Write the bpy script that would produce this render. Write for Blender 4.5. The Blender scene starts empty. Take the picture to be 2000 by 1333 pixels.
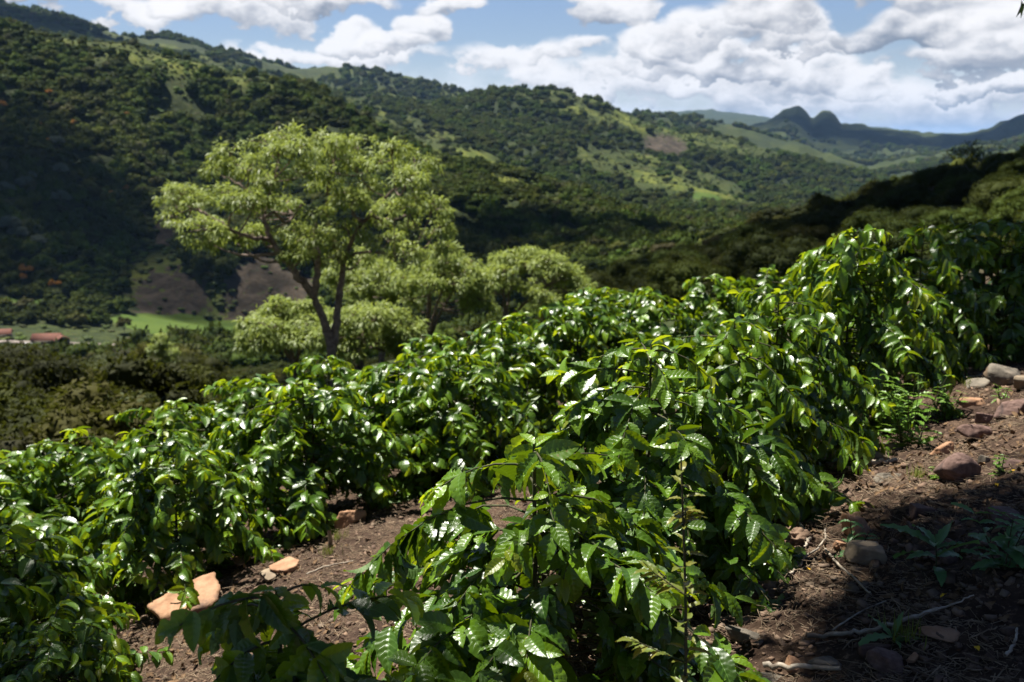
import bpy, math, random
import numpy as np
R = math.radians
scene = bpy.context.scene

# ------------------------------------------------------------------ camera
PITCH, FPX, W2, H2 = R(11.5), 1944.0, 1000.0, 666.5
cam_data = bpy.data.cameras.new('camera'); cam = bpy.data.objects.new('camera', cam_data)
scene.collection.objects.link(cam)
cam.location = (0, 0, 0); cam.rotation_euler = (math.pi / 2 - PITCH, 0, 0)
cam_data.sensor_width = 36; cam_data.lens = 35.0
cam_data.clip_start = 0.05; cam_data.clip_end = 90000
cam_data.dof.use_dof = True; cam_data.dof.focus_distance = 3.0; cam_data.dof.aperture_fstop = 4.5
scene.camera = cam

# ------------------------------------------------------------------ sun + exposure
SUN_EL, SUN_AZ = R(66), R(-48)          # azimuth measured from +Y towards +X
SUN = np.array([math.sin(SUN_AZ) * math.cos(SUN_EL), math.cos(SUN_AZ) * math.cos(SUN_EL), math.sin(SUN_EL)])
ld = bpy.data.lights.new('sun', 'SUN'); ld.energy = 5.0; ld.angle = R(0.5); ld.color = (1.0, 0.955, 0.87)
lo = bpy.data.objects.new('sun', ld); scene.collection.objects.link(lo)
lo.rotation_euler = (math.pi / 2 - SUN_EL, 0, -SUN_AZ + math.pi)
# a sun lamp shines along its local -Z; aim it so that -Z = -SUN
import mathutils
lo.rotation_euler = mathutils.Vector(SUN.tolist()).to_track_quat('Z', 'Y').to_euler()
scene.view_settings.view_transform = 'Standard'; scene.view_settings.look = 'None'
scene.view_settings.exposure = 1.15; scene.view_settings.gamma = 1
scene.render.engine = 'CYCLES'
scene.cycles.use_denoising = True
scene.cycles.max_bounces = 6; scene.cycles.transparent_max_bounces = 8
scene.cycles.diffuse_bounces = 1; scene.cycles.glossy_bounces = 2; scene.cycles.transmission_bounces = 3
scene.cycles.volume_bounces = 0

# ------------------------------------------------------------------ node helpers
class NT:
    def __init__(s, tree): s.t = tree; s.n = tree.nodes; s.l = tree.links
    def node(s, typ, **kw):
        n = s.n.new(typ)
        for k, v in kw.items(): setattr(n, k, v)
        return n
    def put(s, sock, v):
        if isinstance(v, bpy.types.NodeSocket): s.l.new(v, sock)
        elif v is not None: sock.default_value = v
    def math(s, op, a, b=None, c=None, clamp=False):
        n = s.node('ShaderNodeMath', operation=op); n.use_clamp = clamp
        s.put(n.inputs[0], a)
        if b is not None: s.put(n.inputs[1], b)
        if c is not None: s.put(n.inputs[2], c)
        return n.outputs[0]
    def sstep(s, v, a, b, o0=0.0, o1=1.0):
        n = s.node('ShaderNodeMapRange', interpolation_type='SMOOTHSTEP')
        s.put(n.inputs[0], v); s.put(n.inputs[1], a); s.put(n.inputs[2], b); s.put(n.inputs[3], o0); s.put(n.inputs[4], o1)
        return n.outputs[0]
    def mix(s, f, a, b, blend='MIX'):
        n = s.node('ShaderNodeMix', data_type='RGBA', blend_type=blend)
        def c(v): return (*v, 1.0) if isinstance(v, tuple) and len(v) == 3 else v
        s.put(n.inputs[0], f); s.put(n.inputs[6], c(a)); s.put(n.inputs[7], c(b))
        return n.outputs[2]
    def noise(s, vec, scale, detail=4, rough=0.55, dist=0.0):
        n = s.node('ShaderNodeTexNoise'); s.put(n.inputs['Vector'], vec)
        n.inputs['Scale'].default_value = scale; n.inputs['Detail'].default_value = detail
        n.inputs['Roughness'].default_value = rough; n.inputs['Distortion'].default_value = dist
        return n.outputs['Fac']
    def attr(s, name):
        return s.node('ShaderNodeAttribute', attribute_name=name)
    def pos(s): return s.node('ShaderNodeNewGeometry').outputs['Position']

# ------------------------------------------------------------------ world: sky with cumulus
world = bpy.data.worlds.new('World'); scene.world = world; world.use_nodes = True
def pazel(px, py):
    a = (px - W2) / FPX; b = (H2 - py) / FPX; cp, sp = math.cos(PITCH), math.sin(PITCH)
    x, y, z = a, cp + b * sp, -sp + b * cp
    return math.atan2(x, y), math.atan2(z, math.hypot(x, y))
def build_world():
    k = NT(world.node_tree); k.n.clear()
    out = k.node('ShaderNodeOutputWorld'); bg = k.node('ShaderNodeBackground'); bg.inputs[1].default_value = 0.05
    k.l.new(bg.outputs[0], out.inputs[0])
    sky = k.node('ShaderNodeTexSky', sky_type='NISHITA'); sky.sun_disc = False
    sky.sun_elevation = SUN_EL; sky.sun_rotation = SUN_AZ
    sky.altitude = 1600; sky.air_density = 1.3; sky.dust_density = 0.5
    tc = k.node('ShaderNodeTexCoord'); sep = k.node('ShaderNodeSeparateXYZ'); k.l.new(tc.outputs['Generated'], sep.inputs[0])
    x, y, z = sep.outputs
    az = k.math('ARCTAN2', x, y)
    el = k.math('ARCSINE', z)
    def comb(a, b, c=0.0):
        n = k.node('ShaderNodeCombineXYZ'); k.put(n.inputs[0], a); k.put(n.inputs[1], b); k.put(n.inputs[2], c); return n.outputs[0]
    v1 = comb(az, k.math('MULTIPLY', el, 1.5))
    n1 = k.noise(v1, 13.0, 9, 0.58, 0.0)          # billow outline
    n2 = k.noise(comb(k.math('ADD', az, 3.1), k.math('MULTIPLY', el, 1.6)), 20.0, 6, 0.6)
    vor = k.node('ShaderNodeTexVoronoi', feature='SMOOTH_F1'); k.put(vor.inputs['Vector'], v1)
    # warp the puffs a little
    wv = k.node('ShaderNodeVectorMath', operation='MULTIPLY_ADD'); nc = k.node('ShaderNodeTexNoise'); k.put(nc.inputs['Vector'], v1)
    nc.inputs['Scale'].default_value = 26; nc.inputs['Detail'].default_value = 4
    k.l.new(nc.outputs['Color'], wv.inputs[0]); wv.inputs[1].default_value = (0.03, 0.03, 0); k.l.new(v1, wv.inputs[2])
    k.l.new(wv.outputs[0], vor.inputs['Vector']); vor.inputs['Scale'].default_value = 30; vor.inputs['Smoothness'].default_value = 0.6
    puff = vor.outputs['Distance']
    # the same fields a little higher up: where they thin out upwards the cloud faces the light
    def up(v, d):
        n = k.node('ShaderNodeVectorMath', operation='ADD'); k.l.new(v, n.inputs[0]); n.inputs[1].default_value = (-d * .5, d, 0); return n.outputs[0]
    n1u = k.noise(up(v1, 0.014), 13.0, 9, 0.58, 0.0)
    voru = k.node('ShaderNodeTexVoronoi', feature='SMOOTH_F1'); k.l.new(up(wv.outputs[0], 0.009), voru.inputs['Vector']); voru.inputs['Scale'].default_value = 30; voru.inputs['Smoothness'].default_value = 0.6
    relief = k.math('ADD', k.math('MULTIPLY', k.math('SUBTRACT', n1, n1u), 1.7), k.math('MULTIPLY', k.math('SUBTRACT', voru.outputs['Distance'], puff), 0.9))
    nn1 = k.math('SUBTRACT', n1, 0.5); nn2 = k.math('SUBTRACT', n2, 0.5); pf = k.math('SUBTRACT', 0.42, puff)
    warpy = k.math('MULTIPLY', nn1, 0.10)
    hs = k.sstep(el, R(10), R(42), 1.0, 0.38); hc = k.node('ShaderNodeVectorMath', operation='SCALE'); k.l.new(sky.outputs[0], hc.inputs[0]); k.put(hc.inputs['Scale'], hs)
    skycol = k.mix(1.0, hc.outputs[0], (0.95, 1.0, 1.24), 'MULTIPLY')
    # pale thin veil near the horizon
    veil = k.math('MULTIPLY', k.sstep(el, R(5.5), R(1.5)), k.sstep(n1, 0.35, 0.60, 0.25, 0.9))
    col = k.mix(veil, skycol, (12.5, 13.1, 14.0))
    GREY, WHITE = (3.2, 3.7, 4.6), (13.4, 13.2, 13.3)
    # px, py, half width px, half height px, brightness shift, softness
    blobs = [
        # low bank along the horizon, left to right
        (560, 112, 150, 28, .35, .5), (760, 122, 190, 34, .4, .5), (980, 118, 170, 34, .4, .5), (1150, 150, 190, 48, .35, .45),
        (1300, 175, 200, 52, .25, .4), (1480, 185, 190, 60, .2, .4), (1640, 195, 160, 60, .25, .4), (1800, 215, 190, 55, .15, .45), (1960, 205, 170, 50, .2, .45),
        (1130, 105, 100, 34, .3, .3), (1250, 130, 130, 48, .3, .3), (1560, 150, 130, 55, .3, .3), (1430, 130, 110, 50, .1, .3), (1700, 170, 60, 34, .4, .3), (1610, 90, 50, 34, .2, .3),
        # upper right big ones
        (1200, 18, 112, 44, .12, .25), (1290, 95, 130, 48, .25, .25), (1440, 60, 150, 62, .25, .25), (1540, 55, 90, 55, .25, .25), (1500, 20, 130, 60, .1, .3),
        (1420, 135, 120, 40, .05, .3), (1750, -5, 190, 40, -.05, .3), (1880, 10, 200, 60, -.1, .3),
        (1850, 70, 210, 40, -.45, .25), (1960, 60, 130, 60, -.05, .3), (1900, 125, 180, 34, -.05, .25), (2000, 100, 120, 50, .05, .3), (1950, 168, 110, 22, .0, .25),
        # upper left
        (110, -5, 180, 38, .15, .3), (255, 32, 78, 36, .3, .25), (380, 2, 90, 30, .25, .3), (470, 25, 130, 46, .2, .25), (620, 0, 150, 34, .15, .3),
        (880, 12, 70, 30, .25, .3), (830, 60, 62, 42, .3, .25), (690, 78, 62, 34, .35, .25), (770, 92, 90, 30, .25, .25),
    ]
    for (px, py, hw, hh, br, soft) in blobs:
        a0, e0 = pazel(px, py); ra = hw / FPX * 1.02; re = hh / FPX * 1.04
        dx = k.math('MULTIPLY', k.math('SUBTRACT', az, a0), 1 / ra)
        dy = k.math('MULTIPLY', k.math('SUBTRACT', k.math('ADD', el, warpy), e0), 1 / re)
        # flat base: the lower half is squashed
        dyb = k.math('MULTIPLY', k.math('MINIMUM', dy, 0.0), 1.5); dyt = k.math('MAXIMUM', dy, 0.0); dd = k.math('ADD', dyb, dyt)
        d2 = k.math('ADD', k.math('MULTIPLY', dx, dx), k.math('MULTIPLY', dd, dd))
        v = k.math('SUBTRACT', 1.0, d2)
        v = k.math('MULTIPLY_ADD', nn1, 3.4, v); v = k.math('MULTIPLY_ADD', pf, 0.8, v)
        al = k.sstep(v, 0.0, soft + 0.15)
        sh = k.math('MULTIPLY_ADD', nn2, 1.0, dy); sh = k.math('ADD', relief, sh)
        c = k.mix(k.sstep(sh, -0.9 - br, 0.8 - br), GREY, WHITE)
        col = k.mix(k.math('MULTIPLY', al, 0.94), col, c)
    # scattered clouds over the rest of the sky (outside the picture)
    hi = k.sstep(k.noise(v1, 2.6, 6, 0.6), 0.56, 0.68)
    hi = k.math('MULTIPLY', hi, k.math('MAXIMUM', k.sstep(el, R(11), R(20)), k.sstep(k.math('ABSOLUTE', az), R(34), R(48))))
    col = k.mix(k.math('MULTIPLY', hi, 0.2), col, (4.5, 4.8, 5.4))
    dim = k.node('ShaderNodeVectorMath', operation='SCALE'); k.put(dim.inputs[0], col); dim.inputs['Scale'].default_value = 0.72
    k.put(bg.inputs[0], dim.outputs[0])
build_world()

# ------------------------------------------------------------------ numpy noise
def _hash(ix, iy, iz, seed):
    h = (ix * 374761393 + iy * 668265263 + iz * 2147483647 + seed * 144665) & 0xffffffff
    h = ((h ^ (h >> 13)) * 1274126177) & 0xffffffff
    h = ((h ^ (h >> 15)) * 2246822519) & 0xffffffff
    return ((h ^ (h >> 16)) & 0xffffff) / float(0xffffff) * 2 - 1
def vnoise(x, y, z=None, seed=0):
    x = np.asarray(x, float); y = np.asarray(y, float); z = np.zeros_like(x) if z is None else np.asarray(z, float)
    ix, iy, iz = np.floor(x).astype(np.int64), np.floor(y).astype(np.int64), np.floor(z).astype(np.int64)
    fx, fy, fz = x - ix, y - iy, z - iz
    fx, fy, fz = [f * f * f * (f * (f * 6 - 15) + 10) for f in (fx, fy, fz)]
    r = 0
    for dx in (0, 1):
        for dy in (0, 1):
            for dz in (0, 1):
                r = r + _hash(ix + dx, iy + dy, iz + dz, seed) * (fx if dx else 1 - fx) * (fy if dy else 1 - fy) * (fz if dz else 1 - fz)
    return r
def fbm(x, y, z=None, octaves=4, seed=0, gain=0.5):
    s, a, f = 0, 1.0, 1.0
    for o in range(octaves):
        s = s + a * vnoise(x * f, y * f, None if z is None else z * f, seed + o * 17)
        a *= gain; f *= 2.03
    return s
def sm(x, a, b):
    t = np.clip((x - a) / (b - a), 0, 1); return t * t * (3 - 2 * t)

# ------------------------------------------------------------------ object helpers
def new_mesh(name, V, F, mat=None, attrs=None, smooth=True):
    V = np.ascontiguousarray(V, np.float32); F = np.ascontiguousarray(F, np.int32)
    me = bpy.data.meshes.new(name); n, m, kk = len(V), len(F), F.shape[1]
    me.vertices.add(n); me.vertices.foreach_set('co', V.ravel())
    me.loops.add(m * kk); me.loops.foreach_set('vertex_index', F.ravel())
    me.polygons.add(m); me.polygons.foreach_set('loop_start', np.arange(0, m * kk, kk, dtype=np.int32))
    me.polygons.foreach_set('loop_total', np.full(m, kk, np.int32))
    if smooth: me.polygons.foreach_set('use_smooth', np.ones(m, bool))
    for an, av in (attrs or {}).items():
        av = np.asarray(av, np.float32)
        if av.ndim == 1: me.attributes.new(an, 'FLOAT', 'POINT').data.foreach_set('value', av)
        else: me.attributes.new(an, 'FLOAT_VECTOR', 'POINT').data.foreach_set('vector', av.ravel())
    me.update()
    if mat: me.materials.append(mat)
    return me
def link(name, data, parent=None, loc=(0, 0, 0), rot=(0, 0, 0), scale=(1, 1, 1)):
    o = bpy.data.objects.new(name, data); scene.collection.objects.link(o)
    o.location = loc; o.rotation_euler = rot; o.scale = scale
    if parent: o.parent = parent
    return o
def tag(o, label=None, cat=None, group=None, kind=None):
    if label: o['label'] = label
    if cat: o['category'] = cat
    if group: o['group'] = group
    if kind: o['kind'] = kind
    return o
def copy_tree(o, loc, rz=0.0, s=1.0):
    r = o.copy(); scene.collection.objects.link(r); r.location = loc; r.rotation_euler = (0, 0, rz); r.scale = (s, s, s) if np.isscalar(s) else s
    for ch in list(o.children):
        c = ch.copy(); scene.collection.objects.link(c); c.parent = r
    return r
def tube(pts, rad, n=6, twist=0.0):
    pts = np.asarray(pts, float); m = len(pts)
    rad = np.full(m, rad) if np.isscalar(rad) else np.asarray(rad, float)
    T = np.gradient(pts, axis=0); T /= np.linalg.norm(T, axis=1)[:, None] + 1e-9
    ref = np.array([0.0, 0, 1.0]) if abs(T[:, 2]).mean() < 0.8 else np.array([1.0, 0.1, 0])
    A = np.cross(T, ref); A /= np.linalg.norm(A, axis=1)[:, None] + 1e-9; B = np.cross(T, A)
    an = np.arange(n) / n * 2 * np.pi
    V = pts[:, None] + rad[:, None, None] * (np.cos(an)[None, :, None] * A[:, None] + np.sin(an)[None, :, None] * B[:, None])
    i = np.arange(m - 1)[:, None] * n; j = np.arange(n)[None]; j2 = (j + 1) % n
    F = np.stack([i + j, i + j2, i + n + j2, i + n + j], -1).reshape(-1, 4)
    return V.reshape(-1, 3), F
class MB:
    def __init__(s): s.V = []; s.F = []; s.A = {}; s.n = 0
    def add(s, V, F, **attrs):
        s.V.append(V); s.F.append(F + s.n); s.n += len(V)
        for k, v in attrs.items(): s.A.setdefault(k, []).append(np.broadcast_to(v, (len(V),) + np.shape(v)[1:]) if np.ndim(v) != 0 else np.full(len(V), v))
    def tube(s, pts, rad, n=6):
        V, F = tube(pts, rad, n); s.add(V, F)
    def mesh(s, name, mat, smooth=True):
        return new_mesh(name, np.concatenate(s.V), np.concatenate(s.F), mat, {k: np.concatenate(v) for k, v in s.A.items()}, smooth)
def spline(P, n):
    P = np.asarray(P, float); m = len(P)
    t = np.linspace(0, m - 1, n); i = np.clip(t.astype(int), 0, m - 2); f = (t - i)[:, None]
    Pe = np.vstack([2 * P[0] - P[1], P, 2 * P[-1] - P[-2]])
    p0, p1, p2, p3 = Pe[i], Pe[i + 1], Pe[i + 2], Pe[i + 3]
    return 0.5 * (2 * p1 + (p2 - p0) * f + (2 * p0 - 5 * p1 + 4 * p2 - p3) * f ** 2 + (3 * p1 - p0 - 3 * p2 + p3) * f ** 3)
def ray(px, py):
    a = (px - W2) / FPX; b = (H2 - py) / FPX; cp, sp = math.cos(PITCH), math.sin(PITCH)
    return np.array([a, cp + b * sp, -sp + b * cp])
def at(px, py, y):
    d = ray(px, py); return d * (y / d[1])

#@@MATERIALS
# ------------------------------------------------------------------ materials
def mat_new(name):
    m = bpy.data.materials.new(name); m.use_nodes = True; k = NT(m.node_tree); k.n.clear()
    out = k.node('ShaderNodeOutputMaterial'); return m, k, out
def bump(k, h, strength, dist):
    b = k.node('ShaderNodeBump'); b.inputs['Strength'].default_value = strength; b.inputs['Distance'].default_value = dist
    k.put(b.inputs['Height'], h); return b.outputs[0]
def coffee_leaf_mat():
    m, k, out = mat_new('coffee_leaf')
    a = k.attr('leaf'); sp = k.node('ShaderNodeSeparateXYZ'); k.l.new(a.outputs['Vector'], sp.inputs[0])
    u, v, rnd = sp.outputs; age = k.attr('age').outputs['Fac']
    au = k.math('ABSOLUTE', u)
    mid = k.sstep(au, 0.07, 0.02)
    ph = k.math('MULTIPLY', k.math('SUBTRACT', v, k.math('MULTIPLY', au, 0.20)), 8 * 2 * math.pi)
    lat = k.math('MULTIPLY', k.sstep(k.math('COSINE', ph), 0.90, 1.0), k.sstep(au, 0.95, 0.7))
    vein = k.math('MAXIMUM', mid, k.math('MULTIPLY', lat, 0.55))
    n = k.noise(k.pos(), 18, 3)
    old_shaded = k.mix(rnd, (0.008, 0.030, 0.003), (0.050, 0.118, 0.005))  # oldest inner leaves darkened so shade is painted into the bush gaps
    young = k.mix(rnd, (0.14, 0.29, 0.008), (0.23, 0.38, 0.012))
    c = k.mix(age, old_shaded, young); c = k.mix(k.sstep(n, 0.35, 0.7), c, k.mix(0.25, c, (0.06, 0.10, 0.01)))
    c = k.mix(k.math('MULTIPLY', vein, 0.55), c, (0.13, 0.25, 0.05))
    c = k.mix(k.sstep(age, 0.9, 1.0, 0, .5), c, (0.16, 0.10, 0.02))
    # brown scorched bits on a few leaves
    br = k.math('MULTIPLY', k.sstep(k.noise(k.pos(), 55, 2), 0.66, 0.72), k.sstep(rnd, 0.70, 0.9))
    c = k.mix(br, c, (0.16, 0.09, 0.03))
    bf = k.node('ShaderNodeNewGeometry').outputs['Backfacing']
    cb = k.mix(bf, c, k.mix(0.5, c, (0.11, 0.19, 0.07)))
    p = k.node('ShaderNodeBsdfPrincipled'); k.put(p.inputs['Base Color'], cb)
    k.put(p.inputs['Roughness'], k.math('MULTIPLY_ADD', bf, 0.3, k.math('MULTIPLY_ADD', n, 0.16, 0.26)))
    p.inputs['Specular IOR Level'].default_value = 0.55
    nrm = bump(k, k.math('MULTIPLY_ADD', k.noise(k.pos(), 130, 2), 0.25, k.math('MULTIPLY', vein, -0.6)), 0.35, 0.002)
    k.put(p.inputs['Normal'], nrm)
    t = k.node('ShaderNodeBsdfTranslucent')
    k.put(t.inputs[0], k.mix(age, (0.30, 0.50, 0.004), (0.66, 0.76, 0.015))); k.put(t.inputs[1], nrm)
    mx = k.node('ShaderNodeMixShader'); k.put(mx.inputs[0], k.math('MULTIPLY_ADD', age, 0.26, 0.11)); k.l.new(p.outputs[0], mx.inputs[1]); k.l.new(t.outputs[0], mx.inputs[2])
    k.l.new(mx.outputs[0], out.inputs[0]); return m
def foliage_mat(name, dark, light, tcol, trans=0.25, rough=0.5, hue_var=True, spec=0.35, sc=0.6):
    m, k, out = mat_new(name)
    rnd = k.attr('tint').outputs['Fac']; oi = k.node('ShaderNodeObjectInfo').outputs['Random']
    n = k.noise(k.pos(), sc, 3)
    f = k.math('ADD', k.math('MULTIPLY', rnd, 0.55), k.math('MULTIPLY', n, 0.45), clamp=True)
    c = k.mix(f, dark, light)
    if hue_var:
        big = k.noise(k.pos(), 0.011, 4, 0.6); c = k.mix(k.sstep(big, 0.40, 0.62, 0.0, 0.75), c, k.mix(f, (dark[0] * 1.5, dark[1] * 2.1, dark[2] * 1.6), (light[0] * 1.05, light[1] * 1.4, light[2] * 1.3)))
        c = k.mix(k.sstep(oi, 0.0, 0.35, 0.45, 0.0), c, (dark[0] * 1.0, dark[1] * 1.25, dark[2] * 1.6))
        c = k.mix(k.sstep(oi, 0.68, 1.0, 0.0, 0.5), c, (light[0] * 1.25, light[1] * 0.98, light[2] * 1.2))
        c = k.mix(k.sstep(k.math('FRACT', k.math('MULTIPLY', oi, 17.3)), 0.88, 0.97, 0.0, 0.45), c, (0.065, 0.080, 0.045))
        c = k.mix(k.sstep(k.math('FRACT', k.math('MULTIPLY', oi, 31.7)), 0.90, 0.97, 0.0, 0.5), c, (0.07, 0.055, 0.035))
        vv = k.math('MULTIPLY_ADD', k.math('FRACT', k.math('MULTIPLY', oi, 7.77)), 0.95, 0.5)
        vm = k.node('ShaderNodeVectorMath', operation='SCALE'); k.put(vm.inputs[0], c); k.put(vm.inputs['Scale'], vv); c = vm.outputs[0]
    p = k.node('ShaderNodeBsdfPrincipled'); k.put(p.inputs['Base Color'], c)
    p.inputs['Roughness'].default_value = rough; p.inputs['Specular IOR Level'].default_value = spec
    t = k.node('ShaderNodeBsdfTranslucent'); k.put(t.inputs[0], k.mix(0.6, c, tcol))
    mx = k.node('ShaderNodeMixShader'); mx.inputs[0].default_value = trans
    k.l.new(p.outputs[0], mx.inputs[1]); k.l.new(t.outputs[0], mx.inputs[2]); k.l.new(mx.outputs[0], out.inputs[0]); return m
def rough_mat(name, c1, c2, scale, c3=None, bstr=0.6, bdist=0.02, rough=0.85, gen=False):
    m, k, out = mat_new(name)
    pos = k.pos() if not gen else k.node('ShaderNodeTexCoord').outputs['Object']
    n = k.noise(pos, scale, 8, 0.62); n2 = k.noise(pos, scale * 0.27, 4, 0.6, 0.6)
    c = k.mix(k.sstep(n, 0.32, 0.68), c1, c2)
    if c3: c = k.mix(k.sstep(n2, 0.50, 0.66), c, c3)
    p = k.node('ShaderNodeBsdfPrincipled'); k.put(p.inputs['Base Color'], c); p.inputs['Roughness'].default_value = rough
    p.inputs['Specular IOR Level'].default_value = 0.25
    k.put(p.inputs['Normal'], bump(k, n, bstr, bdist)); k.l.new(p.outputs[0], out.inputs[0]); return m
M = {}
M['coffee'] = coffee_leaf_mat()
M['stem'] = rough_mat('coffee_stem', (0.05, 0.05, 0.025), (0.09, 0.085, 0.045), 60, (0.04, 0.07, 0.02), bdist=0.003)
M['berry'] = rough_mat('green_berry', (0.08, 0.17, 0.02), (0.14, 0.24, 0.03), 30, rough=0.35, bstr=0.05)
M['bark'] = rough_mat('bark', (0.12, 0.085, 0.065), (0.27, 0.20, 0.16), 9, (0.09, 0.06, 0.045), bstr=1.0, bdist=0.05)
M['bark_far'] = rough_mat('bark_grey', (0.10, 0.08, 0.06), (0.22, 0.19, 0.15), 5, bstr=0.5)
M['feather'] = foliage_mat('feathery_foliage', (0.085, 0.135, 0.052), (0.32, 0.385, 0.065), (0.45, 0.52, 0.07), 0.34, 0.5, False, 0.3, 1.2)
M['tree'] = foliage_mat('tree_foliage', (0.020, 0.027, 0.004), (0.058, 0.062, 0.010), (0.16, 0.18, 0.02), 0.2, 0.75, spec=.12, sc=0.25)
M['treehill'] = foliage_mat('hill_foliage', (0.018, 0.030, 0.003), (0.066, 0.082, 0.008), (0.14, 0.18, 0.02), 0.18, 0.8, spec=.12, sc=0.02)
M['scrub'] = foliage_mat('scrub_foliage', (0.045, 0.072, 0.008), (0.10, 0.125, 0.016), (0.22, 0.3, 0.02), 0.2, 0.7, sc=0.03)
M['orange'] = foliage_mat('orange_blossom', (0.10, 0.07, 0.01), (0.62, 0.26, 0.02), (0.7, 0.3, 0.02), 0.2, 0.7, False)
M['silver'] = foliage_mat('silver_foliage', (0.10, 0.13, 0.085), (0.17, 0.20, 0.14), (0.15, 0.2, 0.08), 0.2, 0.7, False)
M['yellowgreen'] = foliage_mat('yellowgreen_foliage', (0.07, 0.12, 0.012), (0.16, 0.22, 0.02), (0.3, 0.4, 0.03), 0.3, 0.55, False)
M['shade'] = foliage_mat('shade_tree_leaf', (0.03, 0.055, 0.03), (0.06, 0.09, 0.04), (0.1, 0.16, 0.03), 0.2, 0.5, False)
M['weed'] = foliage_mat('weed_leaf', (0.08, 0.17, 0.02), (0.18, 0.32, 0.04), (0.3, 0.5, 0.04), 0.3, 0.4, False, 0.4, 30)
M['weedblue'] = foliage_mat('broad_weed_leaf', (0.07, 0.17, 0.055), (0.13, 0.25, 0.09), (0.3, 0.5, 0.08), 0.25, 0.45, False, 0.4, 30)
M['reddish'] = foliage_mat('young_sapling_leaf', (0.08, 0.15, 0.02), (0.22, 0.19, 0.03), (0.5, 0.4, 0.05), 0.3, 0.35, False, 0.5, 40)
M['grassy'] = foliage_mat('grass_blade', (0.09, 0.13, 0.02), (0.20, 0.22, 0.04), (0.3, 0.35, 0.04), 0.2, 0.6, False, 0.2, 20)
M['rock_orange'] = rough_mat('rock_orange', (0.27, 0.145, 0.08), (0.42, 0.25, 0.15), 14, (0.17, 0.11, 0.08), bdist=0.012, gen=True)
M['rock_red'] = rough_mat('rock_reddish', (0.10, 0.060, 0.048), (0.19, 0.12, 0.098), 30, (0.08, 0.055, 0.048), bdist=0.008, gen=True)
M['rock_pale'] = rough_mat('rock_pale', (0.19, 0.145, 0.10), (0.30, 0.235, 0.16), 16, (0.20, 0.17, 0.13), bdist=0.010, gen=True)
M['rock_grey'] = rough_mat('rock_grey', (0.11, 0.095, 0.075), (0.21, 0.18, 0.14), 18, (0.16, 0.11, 0.07), bdist=0.010, gen=True)
M['chips'] = rough_mat('stone_chips', (0.07, 0.042, 0.03), (0.25, 0.165, 0.11), 9, (0.16, 0.12, 0.085), bdist=0.004)
M['twig'] = rough_mat('dry_twig', (0.10, 0.07, 0.042), (0.36, 0.27, 0.18), 12, bdist=0.002)
M['stick'] = rough_mat('pale_stick', (0.28, 0.23, 0.17), (0.48, 0.42, 0.34), 30, (0.16, 0.12, 0.09), bdist=0.003)
M['deadleaf'] = rough_mat('dead_leaf', (0.09, 0.05, 0.025), (0.20, 0.125, 0.065), 25, bdist=0.002)
M['petal'] = rough_mat('yellow_petal', (0.65, 0.36, 0.02), (0.75, 0.48, 0.03), 30, bdist=0.001)
M['wall'] = rough_mat('house_wall', (0.16, 0.13, 0.10), (0.24, 0.20, 0.16), 1)
M['roof'] = rough_mat('clay_roof', (0.09, 0.035, 0.026), (0.17, 0.07, 0.045), 1.5)
M['carwhite'] = rough_mat('white_paint', (0.7, 0.7, 0.7), (0.8, 0.8, 0.8), 1, rough=0.3, bstr=0.0)
M['glass'] = rough_mat('dark_glass', (0.02, 0.02, 0.025), (0.03, 0.03, 0.035), 1, rough=0.15, bstr=0.0)
M['rubber'] = rough_mat('tyre_rubber', (0.02, 0.02, 0.02), (0.03, 0.03, 0.03), 1, bstr=0.0)
M['road'] = rough_mat('dirt_road', (0.17, 0.14, 0.12), (0.24, 0.20, 0.175), 0.2)
def cloud_mat():
    m, k, out = mat_new('cloud_white')
    d = k.node('ShaderNodeBsdfDiffuse'); d.inputs[0].default_value = (0.9, 0.9, 0.9, 1)
    tr = k.node('ShaderNodeBsdfTransparent'); mx = k.node('ShaderNodeMixShader'); mx.inputs[0].default_value = 0.70; k.l.new(d.outputs[0], mx.inputs[1]); k.l.new(tr.outputs[0], mx.inputs[2])
    k.l.new(mx.outputs[0], out.inputs[0]); return m
M['cloud'] = cloud_mat()
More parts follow.
